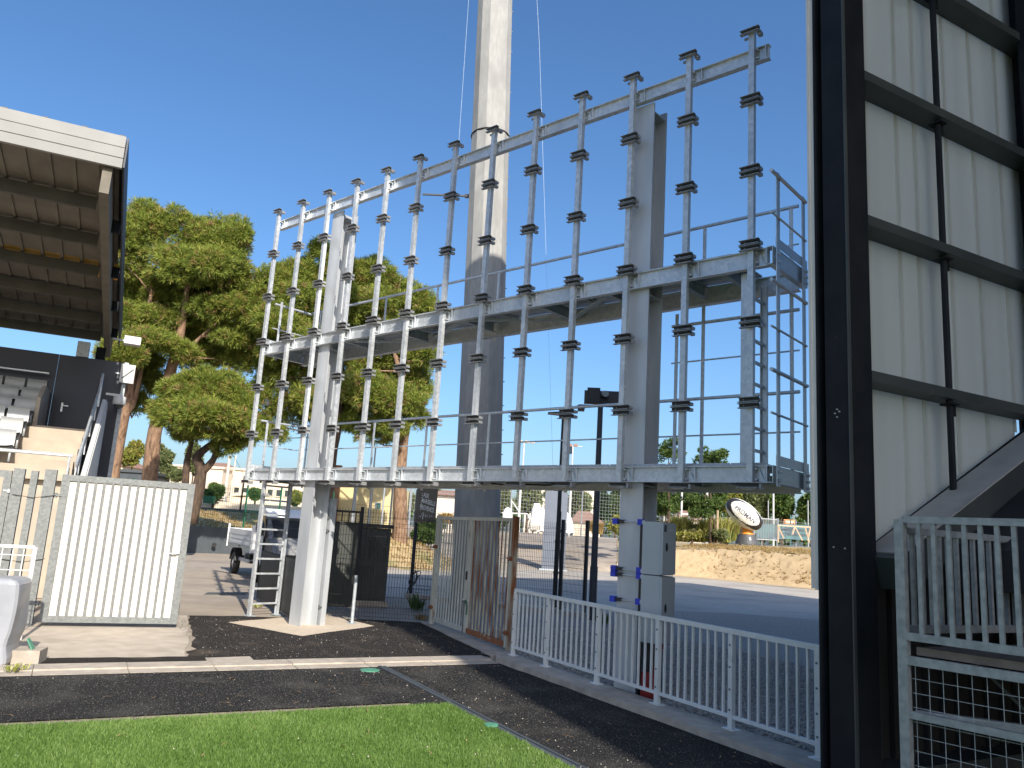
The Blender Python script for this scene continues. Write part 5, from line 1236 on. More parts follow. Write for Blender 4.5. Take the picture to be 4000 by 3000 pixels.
for px0, px1, py, lab in ((872, 884, 1800, 'left one of two pale masts in front of the cream building'), (896, 906, 1800, 'right one of two pale masts in front of the cream building')):
    p_ = atd(px0, 1985, 62); t_ = atd(px1+12, 1775, 62); b = MB(); b.tube(V((p_.x, p_.y, 1.8)), V((p_.x, p_.y, t_.z)), .16 if px0 < 880 else .09, 8, .10 if px0 < 880 else .05)
    tag(b.build('pale_mast', 'tower', origin=p_), lab, 'mast', 'pale masts by the cream building')

# ================================================================== TREES
def tufts(blobs, n, needles, ln, wd_, up=.25, inner=.55, tmax=1.0):
    vol = np.array([bl[1]*bl[2]*bl[3] for bl in blobs])**.67; ch = rng.choice(len(blobs), n, p=vol/vol.sum())
    u = rng.normal(0, 1, (n, 3)); u /= np.linalg.norm(u, axis=1)[:, None]
    r = np.where(rng.uniform(0, 1, n) < .72, np.where(rng.uniform(0, 1, n) < .16, rng.uniform(1.02, 1.28, n), rng.uniform(.82, 1.06, n)), rng.uniform(inner, .85, n))
    cs = np.array([list(b_[0]) for b_ in blobs]); rad = np.array([[b_[1], b_[2], b_[3]] for b_ in blobs])
    rad2 = rad[ch]
    # lumpy shell
    lump = 1+.16*np.sin(u[:, 0]*5+ch*1.3)*np.cos(u[:, 1]*6+ch*2.1)+.10*np.sin(u[:, 2]*9+u[:, 0]*7+ch)
    hx = np.array(CR); hx[2] = 0; hx /= np.linalg.norm(hx); hy = np.array([-hx[1], hx[0], 0])
    q = u*(r*lump)[:, None]*rad2
    P = cs[ch] + q[:, :1]*hx + q[:, 1:2]*hy + q[:, 2:3]*np.array([0, 0, 1.])
    out_ = u[:, :1]*hx+u[:, 1:2]*hy+u[:, 2:3]*np.array([0, 0, 1.])+np.array([0, 0, up]); out_ /= np.linalg.norm(out_, axis=1)[:, None]
    d = rng.normal(0, 1, (n, needles, 3)); d /= np.linalg.norm(d, axis=2)[:, :, None]
    d = d*.85 + out_[:, None, :]*.85; d /= np.linalg.norm(d, axis=2)[:, :, None]
    s = np.cross(d, rng.normal(0, 1, (n, needles, 3))); s /= np.linalg.norm(s, axis=2)[:, :, None]
    L_ = (ln*rng.uniform(.6, 1.2, (n, 1, 1))*rng.uniform(.7, 1.1, (n, needles, 1)))
    b0 = P[:, None, :]+d*L_*.05; mm = P[:, None, :]+d*L_*.5; tp_ = P[:, None, :]+d*L_
    v = np.stack([b0, mm+s*wd_, tp_, mm-s*wd_], 2).reshape(-1, 3)
    f = np.arange(len(v)).reshape(-1, 4)
    tn = np.clip(rng.normal(.48, .22, n), 0, 1)*tmax; tn = np.where(rng.uniform(0, 1, n) < .06, rng.uniform(.88, 1, n), tn)
    return v, f, np.repeat(tn, needles*4)
HX0 = V((CR.x, CR.y, 0)).normalized(); HY0 = V((CF.x, CF.y, 0)).normalized()
def blob(px, py, rx, ry, d_, rz=None):
    k_ = d_/FPX; return (atd(px, py, d_), rx*k_, (rz or (rx+ry)/2)*k_*.8, ry*k_)
def pine(base, trunks, blobs, n, label, bark='bark_pine', needles=11, ln=.34, wd_=.015, leaf='pine', name='pine_tree', group=None, limbs=True, up=.35, sub_=7):
    t_ = thing(name, base, label, 'tree', group)
    b = MB()
    for pts, rr_ in trunks:
        P_l = [V(p_) for p_ in pts]; fine = []; rs_ = []
        for i in range(len(P_l)-1):
            for j in range(4):
                u_ = j/4; p0_, p1_, p2_, p3_ = P_l[max(i-1, 0)], P_l[i], P_l[i+1], P_l[min(i+2, len(P_l)-1)]
                fine.append(.5*((2*p1_)+(p2_-p0_)*u_+(2*p0_-5*p1_+4*p2_-p3_)*u_**2+(-p0_+3*p1_-3*p2_+p3_)*u_**3)); rs_.append((rr_[i]*(1-u_)+rr_[i+1]*u_)*(1+rng.normal(0, .03)))
        fine.append(P_l[-1]); rs_.append(rr_[-1]); b.path(fine, .1, 10, rs_)
    if limbs:
        top = V(trunks[0][0][-1])
        for bl in blobs:
            cand = [V(p_).lerp(V(q_), u_) for pts_, _r in trunks for p_, q_ in zip(pts_[len(pts_)//3:-1], pts_[len(pts_)//3+1:]) for u_ in (0, .33, .66, 1)]
            st_ = min(cand, key=lambda c_: (c_-bl[0]).length + (3 if c_.z > bl[0].z else 0))
            for _ in range(1):
                e_ = bl[0]+V((rng.normal(0, bl[1]*.4), rng.normal(0, bl[1]*.4), rng.normal(0, bl[3]*.35))); m_ = st_.lerp(e_, .5)+V((0, 0, rng.normal(.1, .3)))
                b.path([st_, m_, e_], .05, 5, [.06, .035, .012])
    b.build('trunk', bark, t_, smooth=True)
    if sub_:
        nb2 = []
        for c_, rx_, ry_, rz_ in blobs:
            nb2.append((c_, rx_*.80, ry_*.80, rz_*.74))
            for _ in range(sub_):
                a_ = rng.uniform(0, 6.28); e_ = rng.uniform(-.6, 1); q_ = math.sqrt(max(0, 1-e_*e_))
                o_ = HX0*(rx_*.72*q_*math.cos(a_))+HY0*(ry_*.72*q_*math.sin(a_))+UP*(rz_*.72*e_)
                k_ = rng.uniform(.34, .52); nb2.append((c_+o_, rx_*k_, ry_*k_, rz_*k_*.85))
        blobs = nb2
    v, f, tn = tufts(blobs, n, needles, ln, wd_, up); npmesh('crown', v, f, leaf, t_, tn); return t_
D1 = 40
def tp(px, py, d_=D1): return atd(px, py, d_)
def gb(px, py, d_=D1, z=1.5): p_ = atd(px, py, d_); return V((p_.x, p_.y, z))
# tall pine, leftmost trunk that forks
pine(gb(437, 1875), [([gb(437, 1875), tp(448, 1800), tp(482, 1640), tp(500, 1570), tp(525, 1440), tp(555, 1330), tp(590, 1150)], [.36, .33, .27, .25, .20, .16, .08]), ([tp(490, 1620), tp(522, 1575), tp(545, 1480), tp(560, 1400)], [.15, .13, .10, .06])],
     [blob(540, 900, 95, 110, D1), blob(500, 1010, 70, 90, D1), blob(470, 1230, 70, 55, D1-1), blob(560, 1330, 165, 45, D1-1), blob(480, 1370, 90, 50, D1-2), blob(600, 1100, 90, 60, D1+1), blob(455, 1520, 75, 55, D1+1), blob(560, 1490, 90, 60, D1+2), blob(540, 1180, 110, 130, D1+2), blob(520, 1410, 120, 70, D1+2), blob(540, 1580, 40, 40, D1+1), blob(420, 1550, 40, 35, D1)],
     15500, 'tall pine whose leaning trunk forks, nearest the left stand')
# tall pine with the thickest trunk
pine(gb(590, 1885), [([gb(590, 1885), tp(592, 1800), tp(606, 1680), tp(640, 1560), tp(672, 1430), tp(700, 1330), tp(725, 1180), tp(740, 1050)], [.42, .37, .33, .30, .27, .22, .15, .08]), ([tp(660, 1450), tp(760, 1340), tp(850, 1260)], [.14, .1, .05])],
     [blob(700, 900, 120, 90, D1), blob(840, 950, 120, 100, D1), blob(920, 930, 65, 80, D1), blob(760, 1040, 190, 90, D1-1), blob(900, 1060, 90, 90, D1), blob(690, 1150, 110, 70, D1+1), blob(850, 1200, 130, 60, D1-.5), blob(950, 1130, 45, 60, D1), blob(760, 1250, 130, 45, D1+1), blob(890, 1310, 90, 50, D1), blob(780, 1400, 100, 50, D1+1.5), blob(700, 1370, 80, 40, D1-1), blob(930, 1400, 70, 50, D1+1), blob(620, 1250, 80, 60, D1), blob(760, 1130, 170, 130, D1+2), blob(860, 1330, 130, 90, D1+2), blob(700, 1300, 110, 90, D1+2), blob(960, 1250, 60, 80, D1+1), blob(990, 1340, 50, 70, D1+1)],
     23000, 'tall broad pine with the thickest straight trunk, left of the frame')
# small rounded pine with curving trunks
pine(gb(760, 1890, 36), [([gb(765, 1890, 36), tp(785, 1850, 36), tp(768, 1790, 36), tp(800, 1755, 36), tp(850, 1720, 36), tp(880, 1700, 36)], [.30, .25, .20, .17, .13, .07]), ([gb(735, 1890, 36), tp(728, 1830, 36), tp(738, 1770, 36), tp(755, 1710, 36)], [.20, .16, .12, .07]), ([tp(785, 1850, 36), tp(830, 1800, 36), tp(848, 1750, 36), tp(845, 1690, 36), tp(840, 1600, 36)], [.18, .15, .13, .10, .06])],
     [blob(820, 1520, 120, 80, 36), blob(740, 1560, 110, 75, 36), blob(900, 1580, 90, 90, 36), blob(680, 1620, 70, 60, 35.5), blob(800, 1640, 160, 75, 35), blob(930, 1650, 60, 60, 36), blob(740, 1690, 60, 35, 36), blob(880, 1730, 60, 55, 36), blob(620, 1600, 30, 40, 36), blob(960, 1700, 45, 40, 36)],
     12000, 'small rounded pine with curving dark trunks in front of the taller pines', bark='bark_dark', ln=.33)
# two pines behind the frame
pine(gb(1290, 1900), [([gb(1285, 1960), tp(1300, 1790), tp(1318, 1690), tp(1330, 1560), tp(1310, 1400), tp(1290, 1200)], [.22, .19, .17, .14, .12, .06])],
     [blob(1250, 1010, 75, 70, D1+1), blob(1150, 1080, 100, 70, D1+1), blob(1060, 1120, 80, 70, D1), blob(1330, 1080, 90, 80, D1+1), blob(1410, 1080, 55, 70, D1+1), blob(1180, 1190, 150, 80, D1), blob(1340, 1200, 110, 80, D1), blob(1090, 1260, 100, 70, D1-1), blob(1250, 1330, 130, 70, D1-1), blob(1060, 1370, 80, 60, D1), blob(1160, 1430, 90, 70, D1+1), blob(1080, 1480, 70, 50, D1+1), blob(1200, 1560, 70, 70, D1), blob(1080, 1700, 40, 40, D1), blob(1200, 1180, 200, 120, D1+2), blob(1010, 1220, 70, 110, D1), blob(1010, 1420, 60, 90, D1+1), blob(1160, 1330, 160, 110, D1+2), blob(1040, 1560, 70, 70, D1+1), blob(1150, 1600, 80, 90, D1+2), blob(1230, 1480, 90, 90, D1+2), blob(1010, 1660, 50, 60, D1+1)],
     22000, 'dark pine behind the left column of the frame', bark='bark_dark')
pine(V((-15.93, 18.54, 1.45)), [([V((-15.93, 18.54, .9)), tp(1563, 2040), tp(1563, 1950), tp(1566, 1830), tp(1575, 1740), tp(1590, 1600), tp(1560, 1450), tp(1520, 1300)], [.42, .38, .34, .28, .24, .19, .14, .07])],
     [blob(1470, 1060, 70, 60, D1+1), blob(1540, 1130, 90, 60, D1+1), blob(1650, 1180, 65, 60, D1), blob(1700, 1230, 35, 50, D1), blob(1480, 1180, 110, 70, D1), blob(1590, 1280, 90, 60, D1), blob(1420, 1280, 80, 60, D1+1), blob(1500, 1400, 130, 60, D1+1), blob(1640, 1390, 70, 45, D1), blob(1420, 1530, 140, 70, D1-1), blob(1560, 1570, 110, 70, D1-1), blob(1620, 1640, 45, 50, D1), blob(1440, 1640, 120, 60, D1), blob(1540, 1670, 60, 40, D1-1), blob(1480, 1700, 80, 35, D1), blob(1530, 1220, 150, 110, D1+2), blob(1500, 1420, 160, 120, D1+2), blob(1380, 1420, 90, 90, D1+1), blob(1340, 1560, 90, 80, D1+1), blob(1620, 1500, 60, 90, D1+1)],
     20000, 'pine with a reddish trunk standing clear right of its crown behind the frame')
# olive-like trees and others in the middle distance
def leafy(px, py, rx, ry, d_, zb_, leaf, label, n=1500, cat='tree', name='leafy_tree', nee=7, ln=.28, wd_=.06, trunk=True, group=None, blobs=None, r_tr=.10):
    base = gb(px, py, d_, zb_)
    bl = blobs or [blob(px+rx*rng.normal(0, .28), py+ry*rng.normal(0, .28), rx*rng.uniform(.5, .72), ry*rng.uniform(.5, .72), d_+rng.normal(0, .4)) for _ in range(6)]
    return pine(base, [([base, base.lerp(tp(px, py, d_), .5)+V((.1, 0, 0)), tp(px, py, d_)], [r_tr, r_tr*.8, r_tr*.5])], bl, n, label, 'bark_dark', nee, ln, wd_, leaf, name, group, limbs=False, up=.1, sub_=3)
leafy(405, 1790, 38, 55, 80, 2, 'olive', 'sparse grey-green tree between the stand and the leftmost pine trunk')
leafy(520, 1790, 55, 50, 80, 2, 'yellowgreen', 'yellowing leafy tree between the two big pine trunks')
leafy(645, 1800, 38, 60, 80, 2, 'olive', 'grey-green leafy tree right of the thickest pine trunk')
leafy(690, 1850, 34, 34, 80, 2, 'olive', 'small grey-green bush before the cream building', name='bush')
leafy(375, 1850, 30, 45, 80, 2, 'broad', 'dark green bush at the corner of the left stand', name='bush')
leafy(760, 1800, 25, 60, 80, 2, 'olive', 'thin leafy tree behind the curving pine trunks')
leafy(835, 1925, 32, 30, 58, 2, 'broad', 'round green bush in front of the cream building', name='bush')
leafy(997, 1932, 24, 20, 62, 2, 'broad', 'small round green bush seen just right of the green fence post', name='bush')
leafy(1150, 1950, 20, 28, 60, 2, 'yellowgreen', 'small light green tree seen beside the ladder top', name='small_tree')
leafy(1660, 2085, 55, 45, 44, 1.2, 'broad', 'dense green shrub on the grass mound below the dark banner', n=2200, name='shrub')
leafy(1550, 2120, 22, 22, 43, .6, 'yellowgreen', 'low yellow-green shrub at the left of the concrete ramp', n=500, name='shrub')
for px, top, w_ in ((408, 1690, 11), (418, 1722, 7)):
    base = gb(px, 1880, 70, 2); bl = [blob(px, top+22*i+14, w_*(.35+.13*min(i, 5)), 18, 70) for i in range(8)]
    pine(base, [([base, tp(px, top+20, 70)], [.12, .05])], bl, 900, 'tall narrow cypress beyond the leftmost pine trunk' if w_ > 10 else 'shorter narrow cypress beside the tall one', 'bark_dark', 7, .35, .06, 'cypress', 'cypress_tree', None, limbs=False, up=.6, sub_=0)

# ================================================================== BUILDINGS AND THE FAR BACKGROUND
HX = V((CR.x, CR.y, 0)).normalized(); HY = V((CF.x, CF.y, 0)).normalized()
def block(name, label, px0, px1, ytop, d_, zb_, m, depth=8, wins=(), roof=None, cat='building', flat_trim=True):
    p0_ = atd(px0, ytop, d_); p1_ = atd(px1, ytop, d_); zt_ = p0_.z*.5+p1_.z*.5
    o_ = V((p0_.x, p0_.y, zb_)); L_ = V((p1_.x-p0_.x, p1_.y-p0_.y, 0)); ex = L_.normalized(); L_ = L_.length; ey = V((-ex.y, ex.x, 0)); H_ = zt_-zb_
    t_ = thing(name, o_+ex*(L_/2), label, cat)
    b = MB(); b.prism([o_, o_+ex*L_, o_+ex*L_+ey*depth, o_+ey*depth], (0, 0, H_)); b.build('wall', m, t_)
    for (u, v, w_, h_) in wins:      # fractions of the facade
        c = o_+ex*(u*L_)+UP*(v*H_); ww, hh_ = w_*L_, h_*H_
        b = MB()
        for (a0, a1, s_) in ((c, c+ex*ww, 1), (c+UP*hh_, c+ex*ww+UP*hh_, 1)): b.bar(a0-ey*.06, a1-ey*.06, .12, .10)
        for q_ in (c, c+ex*ww): b.bar(q_-ey*.06+UP*.05, q_-ey*.06+UP*(hh_-.05), .12, .10)
        fw = b.build('window', m, t_)
        b = MB(); b.prism([c-ey*.02, c+ex*ww-ey*.02, c+ex*ww-ey*.02+UP*hh_, c-ey*.02+UP*hh_], ey*.01); b.build('pane', 'glass', fw)
    if roof == 'flat':
        b = MB(); b.prism([o_-ex*.2-ey*.2+UP*H_, o_+ex*(L_+.2)-ey*.2+UP*H_, o_+ex*(L_+.2)+ey*(depth+.2)+UP*H_, o_-ex*.2+ey*(depth+.2)+UP*H_], (0, 0, .25)); b.build('roof', m, t_)
    elif roof:
        b = MB(); c4 = [o_-ex*.4-ey*.4+UP*H_, o_+ex*(L_+.4)-ey*.4+UP*H_, o_+ex*(L_+.4)+ey*(depth+.4)+UP*H_, o_-ex*.4+ey*(depth+.4)+UP*H_]; ap = o_+ex*(L_*.5)+ey*(depth/2)+UP*(H_+roof)
        r0_, r1_ = ap-ex*L_*.22, ap+ex*L_*.22
        b.add(c4+[r0_, r1_], [(0, 1, 5, 4), (1, 2, 5), (2, 3, 4, 5), (3, 0, 4), (3, 2, 1, 0)]); b.build('roof', 'roof_tile', t_)
    return t_, o_, ex, ey, L_, H_
wn_ = []
for i in range(13): wn_.append((.36+.048*i, .52, .034, .14)); 
for i in range(13): wn_.append((.36+.048*i, .12, .034, .15))
block('school_building', 'long cream school building with rows of windows behind the green fence', 640, 1330, 1840, 92, 1.5, 'cream', 10, wn_, 'flat')
bt = block('entrance_block', 'cream block with a deep dark entrance recess left of the window rows', 838, 872, 1832, 88, 1.5, 'cream', 3, [(.1, .38, .7, .32)], 'flat')
block('tiled_house', 'pale house with a reddish tiled roof above the cream building', 760, 870, 1828, 120, 1.5, 'cream', 10, [], 1.2)
block('tiled_house', 'pale house with a reddish roof seen beside the left stand', 300, 480, 1815, 120, 1.5, 'cream', 10, [(.5, .4, .1, .2)], 1.6)
block('grey_shed', 'low grey shed glimpsed between the two big pine trunks', 455, 560, 1845, 75, 1.5, 'wall_grey', 6, [], 'flat')
# low kerb wall, court rails and bin beyond the green fence
b = MB(); p0_, p1_ = atd(740, 1972, 54), atd(1330, 2010, 54); b.bar(V((p0_.x, p0_.y, 2.15)), V((p1_.x, p1_.y, 2.15)), .3, .5); tag(b.build('low_wall', 'wall_grey', origin=p0_), 'low dark wall along the top of the dry grass bank', 'wall')
b = MB(); p0_, p1_ = atd(740, 1955, 58), atd(1330, 1990, 58); b.bar(V((p0_.x, p0_.y, 2.55)), V((p1_.x, p1_.y, 2.55)), .3, .7); tag(b.build('low_wall', 'cream', origin=p0_), 'low cream wall behind the dark one', 'wall')
t = thing('court_rail', atd(850, 1955, 58.5), 'pale green metal rail in front of the school building', 'rail')
for py in (1944, 1953):
    b = MB(); b.tube(atd(800, py, 58.5), atd(885, py+4, 58.5), .035, 6); b.build('rail', 'fence_grey', t)
for px in (802, 842, 883): b = MB(); b.tube(atd(px, 1962, 58.5), atd(px, 1940, 58.5), .04, 6); b.build('rail_post', 'fence_grey', t)
b = MB(); c = atd(815, 1966, 57); b.lathe(c, [(.40, 0), (.46, .5), (.44, .52), (.1, .53)], 12); tag(b.build('green_bin', 'green_paint', origin=c), 'round dark green bin beside the pale rail', 'bin')
b = MB(); p0_, p1_ = atd(890, 1937, 66), atd(1010, 1934, 66); b.prism([p0_, p1_, p1_+HY*3, p0_+HY*3], (0, 0, .25)); tag(b.build('canopy', 'tower', origin=p0_), 'flat pale canopy in front of the school windows', 'canopy')
# yellow house behind the mesh fence
t, o_, ex, ey, L_, H_ = block('yellow_house', 'pale yellow rendered wall behind the posts and the pine trunk', 1322, 1532, 1885, 47, .6, 'yellow_wall', 8, [])
for i in range(6):
    b = MB(); z_ = .35+.42*i; b.bar(o_+ex*(L_*.3)-ey*.01+UP*z_, o_+ex*L_-ey*.01+UP*z_, .012, .02); b.build('board_joint', 'brown', t)
b = MB(); p0_ = atd(1290, 1895, 46.5); p1_ = atd(1326, 1900, 46.5); b.prism([V((p0_.x, p0_.y, .6)), V((p1_.x, p1_.y, .6)), V((p1_.x, p1_.y, p0_.z+1.2)), V((p0_.x, p0_.y, p0_.z+1.2))], HY*.3); tag(b.build('brown_panel', 'brown', origin=p0_), 'brown upright panel at the left edge of the yellow wall', 'panel')
c = atd(1476, 1975, 46.2); t = thing('exit_sign', c, 'white and green emergency exit sign on the yellow wall', 'sign')
k_ = 46.2/FPX; b = MB(); b.prism([c-HX*12*k_-UP*14*k_, c+HX*12*k_-UP*14*k_, c+HX*12*k_+UP*12*k_, c-HX*12*k_+UP*12*k_], HY*.02); b.build('sign_plate', 'print_white', t)
cc = c-HY*.012; b = MB(); b.prism([cc-HX*4*k_-UP*8*k_, cc+HX*8*k_-UP*8*k_, cc+HX*8*k_+UP*9*k_, cc-HX*4*k_+UP*9*k_], HY*.008); b.build('green_field', 'sign_green', t)
cc = c-HY*.022; b = MB(); b.bar(cc-HX*1*k_-UP*1*k_, cc+HX*6*k_-UP*1*k_, .01, 4*k_); b.bar(cc-HX*2*k_+UP*3*k_, cc+HX*2*k_+UP*3*k_, .01, 2*k_); b.build('pictogram', 'print_white', t)
cc = c-HY*.022; b = MB(); b.bar(cc-HX*10*k_-UP*11*k_, cc+HX*10*k_-UP*11*k_, .01, 2*k_); b.bar(cc-HX*10*k_+UP*0*k_, cc-HX*6*k_+UP*6*k_, .01, 2*k_); b.build('green_text_line', 'sign_green', t)
# posts among which the yellow wall stands
for px0, py0, px1, py1, d_, m_, r_, lab in ((1438, 2095, 1455, 1890, 38, 'pole_grey', .075, 'dark pole standing before the middle of the yellow wall'), (1485, 2095, 1504, 1890, 40, 'fence_grey', .05, 'pale pole right of the exit sign'), (1377, 2060, 1390, 1900, 44, 'fence_grey', .10, 'short pale post left on the yellow wall'), (1520, 2090, 1535, 1895, 41, 'fence_grey', .05, 'pale pole against the left side of the pine trunk'), (1600, 2060, 1607, 1890, 44, 'fence_grey', .045, 'thin pale post right of the pine trunk'), (1460, 1870, 1468, 1745, 60, 'pole_grey', .06, 'far grey street lamp seen between two uprights')):
    p_, q_ = atd(px0, py0, d_), atd(px1, py1, d_); p_ = V((q_.x, q_.y, min(p_.z, 1.0)))
    t = thing('thin_post', p_, lab, 'post'); b = MB(); b.tube(p_, q_, r_, 8); b.build('post_shaft', m_, t)
    if px0 == 1460:
        b = MB(); b.bar(q_, q_+HX*1.0+UP*.02, .22, .05); b.build('lamp_head', 'pole_grey', t)
# far grey fence on the right: posts and mesh
def farfence(name, pts, label, dv=.3, h=2.2, m='fence_grey'):
    P_l = [atd(px, py, d_) for px, py, d_ in pts]; P_l = [V((p_.x, p_.y, z_)) for p_, z_ in zip(P_l, [q_[1] for q_ in [(0, 2.0)]*len(P_l)])]
    return fence(name, P_l, .05, h, label, m=m, post=.09, dv=dv, dh=.3, r=.007, folds=False, zpost=h+.1)
farfence('wire_fence', [(1600, 2020, 62), (1800, 2040, 64), (1990, 2050, 66), (2150, 2055, 68), (2270, 2060, 70), (2420, 2060, 72), (2560, 2070, 74)], 'tall pale wire fence behind the white inflatable', h=4.2)
farfence('wire_fence', [(2560, 2060, 70), (2690, 2062, 70), (2790, 2070, 70), (2900, 2080, 70), (2975, 2090, 69)], 'grey wire fence behind the tall ornamental grasses', h=2.6, dv=.35)
farfence('wire_fence', [(3035, 2090, 70), (3110, 2095, 71), (3190, 2100, 72), (3300, 2100, 73)], 'grey wire fence right of the ball, behind the timber barrier', h=2.5, dv=.35)
# gate of upright bars right of the ball
t = thing('bar_gate', atd(2975, 2105, 66), 'pale metal gate of upright bars right of the giant ball', 'gate'); k_ = 66/FPX
gl_, gr_ = atd(2945, 2105, 66), atd(3038, 2112, 66); gu = V((gr_.x-gl_.x, gr_.y-gl_.y, 0)); gz0, gz1 = gl_.z, atd(2990, 2026, 66).z
b = MB(); a0 = V((gl_.x, gl_.y, 0)); b.bar(a0+UP*gz0, a0+gu+UP*gz0, .08, .08); b.bar(a0+UP*gz1, a0+gu+UP*gz1, .08, .08); b.bar(a0+gu+UP*(gz0-.2), a0+gu+UP*(gz1+.1), .14, .14); b.bar(a0+gu*.0+UP*(gz0), a0+UP*gz1, .1, .1); b.build('gate_frame', 'fence_grey', t)
for i in range(14): b = MB(); q_ = a0+gu*((i+.7)/14.3); b.bar(q_+UP*(gz0+.04), q_+UP*(gz1-.04), .05, .05); b.build('gate_bar', 'fence_grey', t)
def banner(px0, px1, y0, y1, d_, m, lab, txt=None, size=12, tcol='print_white', name='fence_banner', tpos=None):
    a_ = atd(px0, y1, d_); b_ = atd(px1, y1, d_); c_ = atd(px0, y0, d_); zz0, zz1 = a_.z*.5+b_.z*.5, a_.z*.5+b_.z*.5+(y1-y0)*d_/FPX
    a_.z = b_.z = zz0; t_ = thing(name, a_.lerp(b_, .5), lab, 'banner'); b = MB(); b.prism([a_, b_, V((b_.x, b_.y, zz1)), V((a_.x, a_.y, zz1))], HY*.03); b.build('banner_sheet', m, t_)
    ex = (b_-a_).normalized(); n_ = V((ex.y, -ex.x, 0))
    if txt:
        for i, tx in enumerate(txt):
            put_text(tx, a_.lerp(b_, .5 if tpos is None else tpos)+UP*((zz1-zz0)*(.62-.3*i))+n_*.02, ex, UP, n_, size*d_/FPX, tcol, t_, bold=.01)
    return t_
banner(2955, 3030, 2047, 2103, 68.5, 'banner_blue', 'blue-green banner behind the bar gate')
banner(3040, 3180, 2050, 2108, 70.5, 'banner_blue', 'blue banner with dark lettering behind the timber barrier', ['CRÉDIT AGRICOLE', 'ALPES PROVENCE'], 15, 'print_dark')
banner(3062, 3106, 2030, 2056, 71.5, 'banner_orange', 'small orange banner high on the far fence', ['PROMAN'], 8)
# timber barrier
t = thing('timber_barrier', atd(3110, 2120, 63), 'raw timber A-frame barrier right of the bar gate', 'barrier')
b = MB(); b.bar(atd(3038, 2052, 63), atd(3175, 2060, 63), .10, .10); b.build('top_rail', 'wood', t)
for x0, y0, x1, y1 in ((3038, 2052, 3062, 2102), (3105, 2056, 3095, 2088), (3105, 2056, 3135, 2112), (3145, 2060, 3162, 2120), (3165, 2062, 3155, 2112), (3172, 2060, 3185, 2092), (3042, 2054, 3040, 2118)):
    b = MB(); b.bar(atd(x0, y0, 63), atd(x1, y1, 62.6), .09, .09); b.build('timber_leg', 'wood', t)
# goal posts and slim poles
for px, py0, py1, d_, r_, m_, lab in ((2664, 2010, 1905, 82, .10, 'white_metal', 'left white goal upright above the grasses'), (2762, 2040, 1905, 82, .13, 'white_metal', 'right white goal upright above the grasses'), (3021, 2030, 1910, 84, .10, 'white_metal', 'tall white upright above the bar gate'), (3001, 2040, 1955, 74, .05, 'fence_grey', 'thin grey upright just right of the ball'), (3156, 2060, 1955, 78, .06, 'fence_grey', 'thin grey upright at the far right by the trees'), (2749, 2035, 1970, 76, .05, 'fence_grey', 'thin grey upright left of the right goal upright'), (3088, 2060, 2012, 71, .05, 'banner_blue', 'thin blue pole before the orange banner'), (2033, 2020, 1910, 60, .10, 'white_metal', 'white upright left of the white inflatable'), (2230, 2030, 1905, 80, .13, 'white_metal', 'white upright just right of the tall grey board')):
    q_ = atd(px, py1, d_); p_ = V((q_.x, q_.y, 1.8)); b = MB(); b.tube(p_, q_+UP*(1.2 if py1 < 1912 else 0), r_, 8); tag(b.build('slim_pole', m_, origin=p_), lab, 'pole')
b = MB(); b.tube(atd(2664, 2008, 82), atd(2762, 2010, 82), .09, 8); tag(b.build('goal_crossbar', 'white_metal', origin=atd(2700, 2009, 82)), 'white goal crossbar between the two uprights', 'crossbar')
t = thing('goal_posts', atd(2020, 2005, 62), 'white small goal frame behind the double gate', 'goal'); b = MB()
for s_ in (((1960, 2003), (2062, 2008)), ((2062, 2008), (2064, 2032)), ((1998, 1950), (1998, 2010)), ((2000, 1958), (2030, 2003))): b.tube(atd(*s_[0], 62), atd(*s_[1], 62), .06, 6)
b.build('frame', 'white_metal', t)
# far floodlight poles
for px, py, lab in ((2048, 1728, 'far pole with three small floodlights'), (2238, 1742, 'far pole with two reddish floodlights')):
    d_ = 150; q_ = atd(px, py, d_); p_ = V((q_.x, q_.y, 0)); t = thing('floodlight_pole', p_, lab, 'floodlight', 'far floodlight poles'); b = MB(); b.tube(p_, q_, .14, 6); b.build('pole_shaft', 'white_metal', t)
    for dx in ((-.7, .5, 1.6) if px < 2100 else (-.6, .5)): b = MB(); b.box(q_+HX*dx-UP*.1, .8, .5, .45, HX, HY); b.build('lamp_head', 'concrete' if px < 2100 else 'roof_tile', t)
    b = MB(); b.bar(q_-HX*.9, q_+HX*1.8, .1, .1); b.build('cross_arm', 'white_metal', t)
# draped white inflatable
t = thing('white_inflatable', atd(2160, 2055, 58), 'large white draped inflatable tunnel lying beyond the ramp', 'inflatable')
ks = 58/FPX; c0 = atd(2078, 2052, 58); b = MB(); vs = []; nx, nu = 20, 14
for i in range(nx+1):
    f_ = i/nx; px = 2078+167*f_
    for j in range(nu+1):
        a_ = math.pi*j/nu; hgt = 92*(1-.06*f_)*(1 if f_ > .12 else .95+.4*f_)*(1 if f_ < .8 else math.sqrt(max(.02, 1-((f_-.8)/.22)**2)))
        p_ = c0+HX*((px-2078)*ks)+HY*(-2.0*math.cos(a_)*(1-.15*f_)+2.0)+UP*(hgt*ks*math.sin(a_)**.6-.4+.05*math.sin(i*1.7+j))
        vs.append(p_)
fs = [(i*(nu+1)+j, i*(nu+1)+j+1, (i+1)*(nu+1)+j+1, (i+1)*(nu+1)+j) for i in range(nx) for j in range(nu)]
b.add(vs, fs); b.add(vs[:nu+1], [tuple(range(nu+1))]); b.add(vs[-nu-1:], [tuple(range(nu+1))]); b.build('tunnel_body', 'white_fabric', t, smooth=True)
b = MB(); p_ = atd(2073, 2052, 57.5)
for i in range(6): b.path([p_+HX*(.1*i)-UP*.3, p_+HX*(.15+.10*i)+UP*(.8), p_+HX*(.25+.05*i)+UP*1.6], .12, 6, [.2, .12, .1])
b.build('loose_drape', 'white_fabric', t, smooth=True)
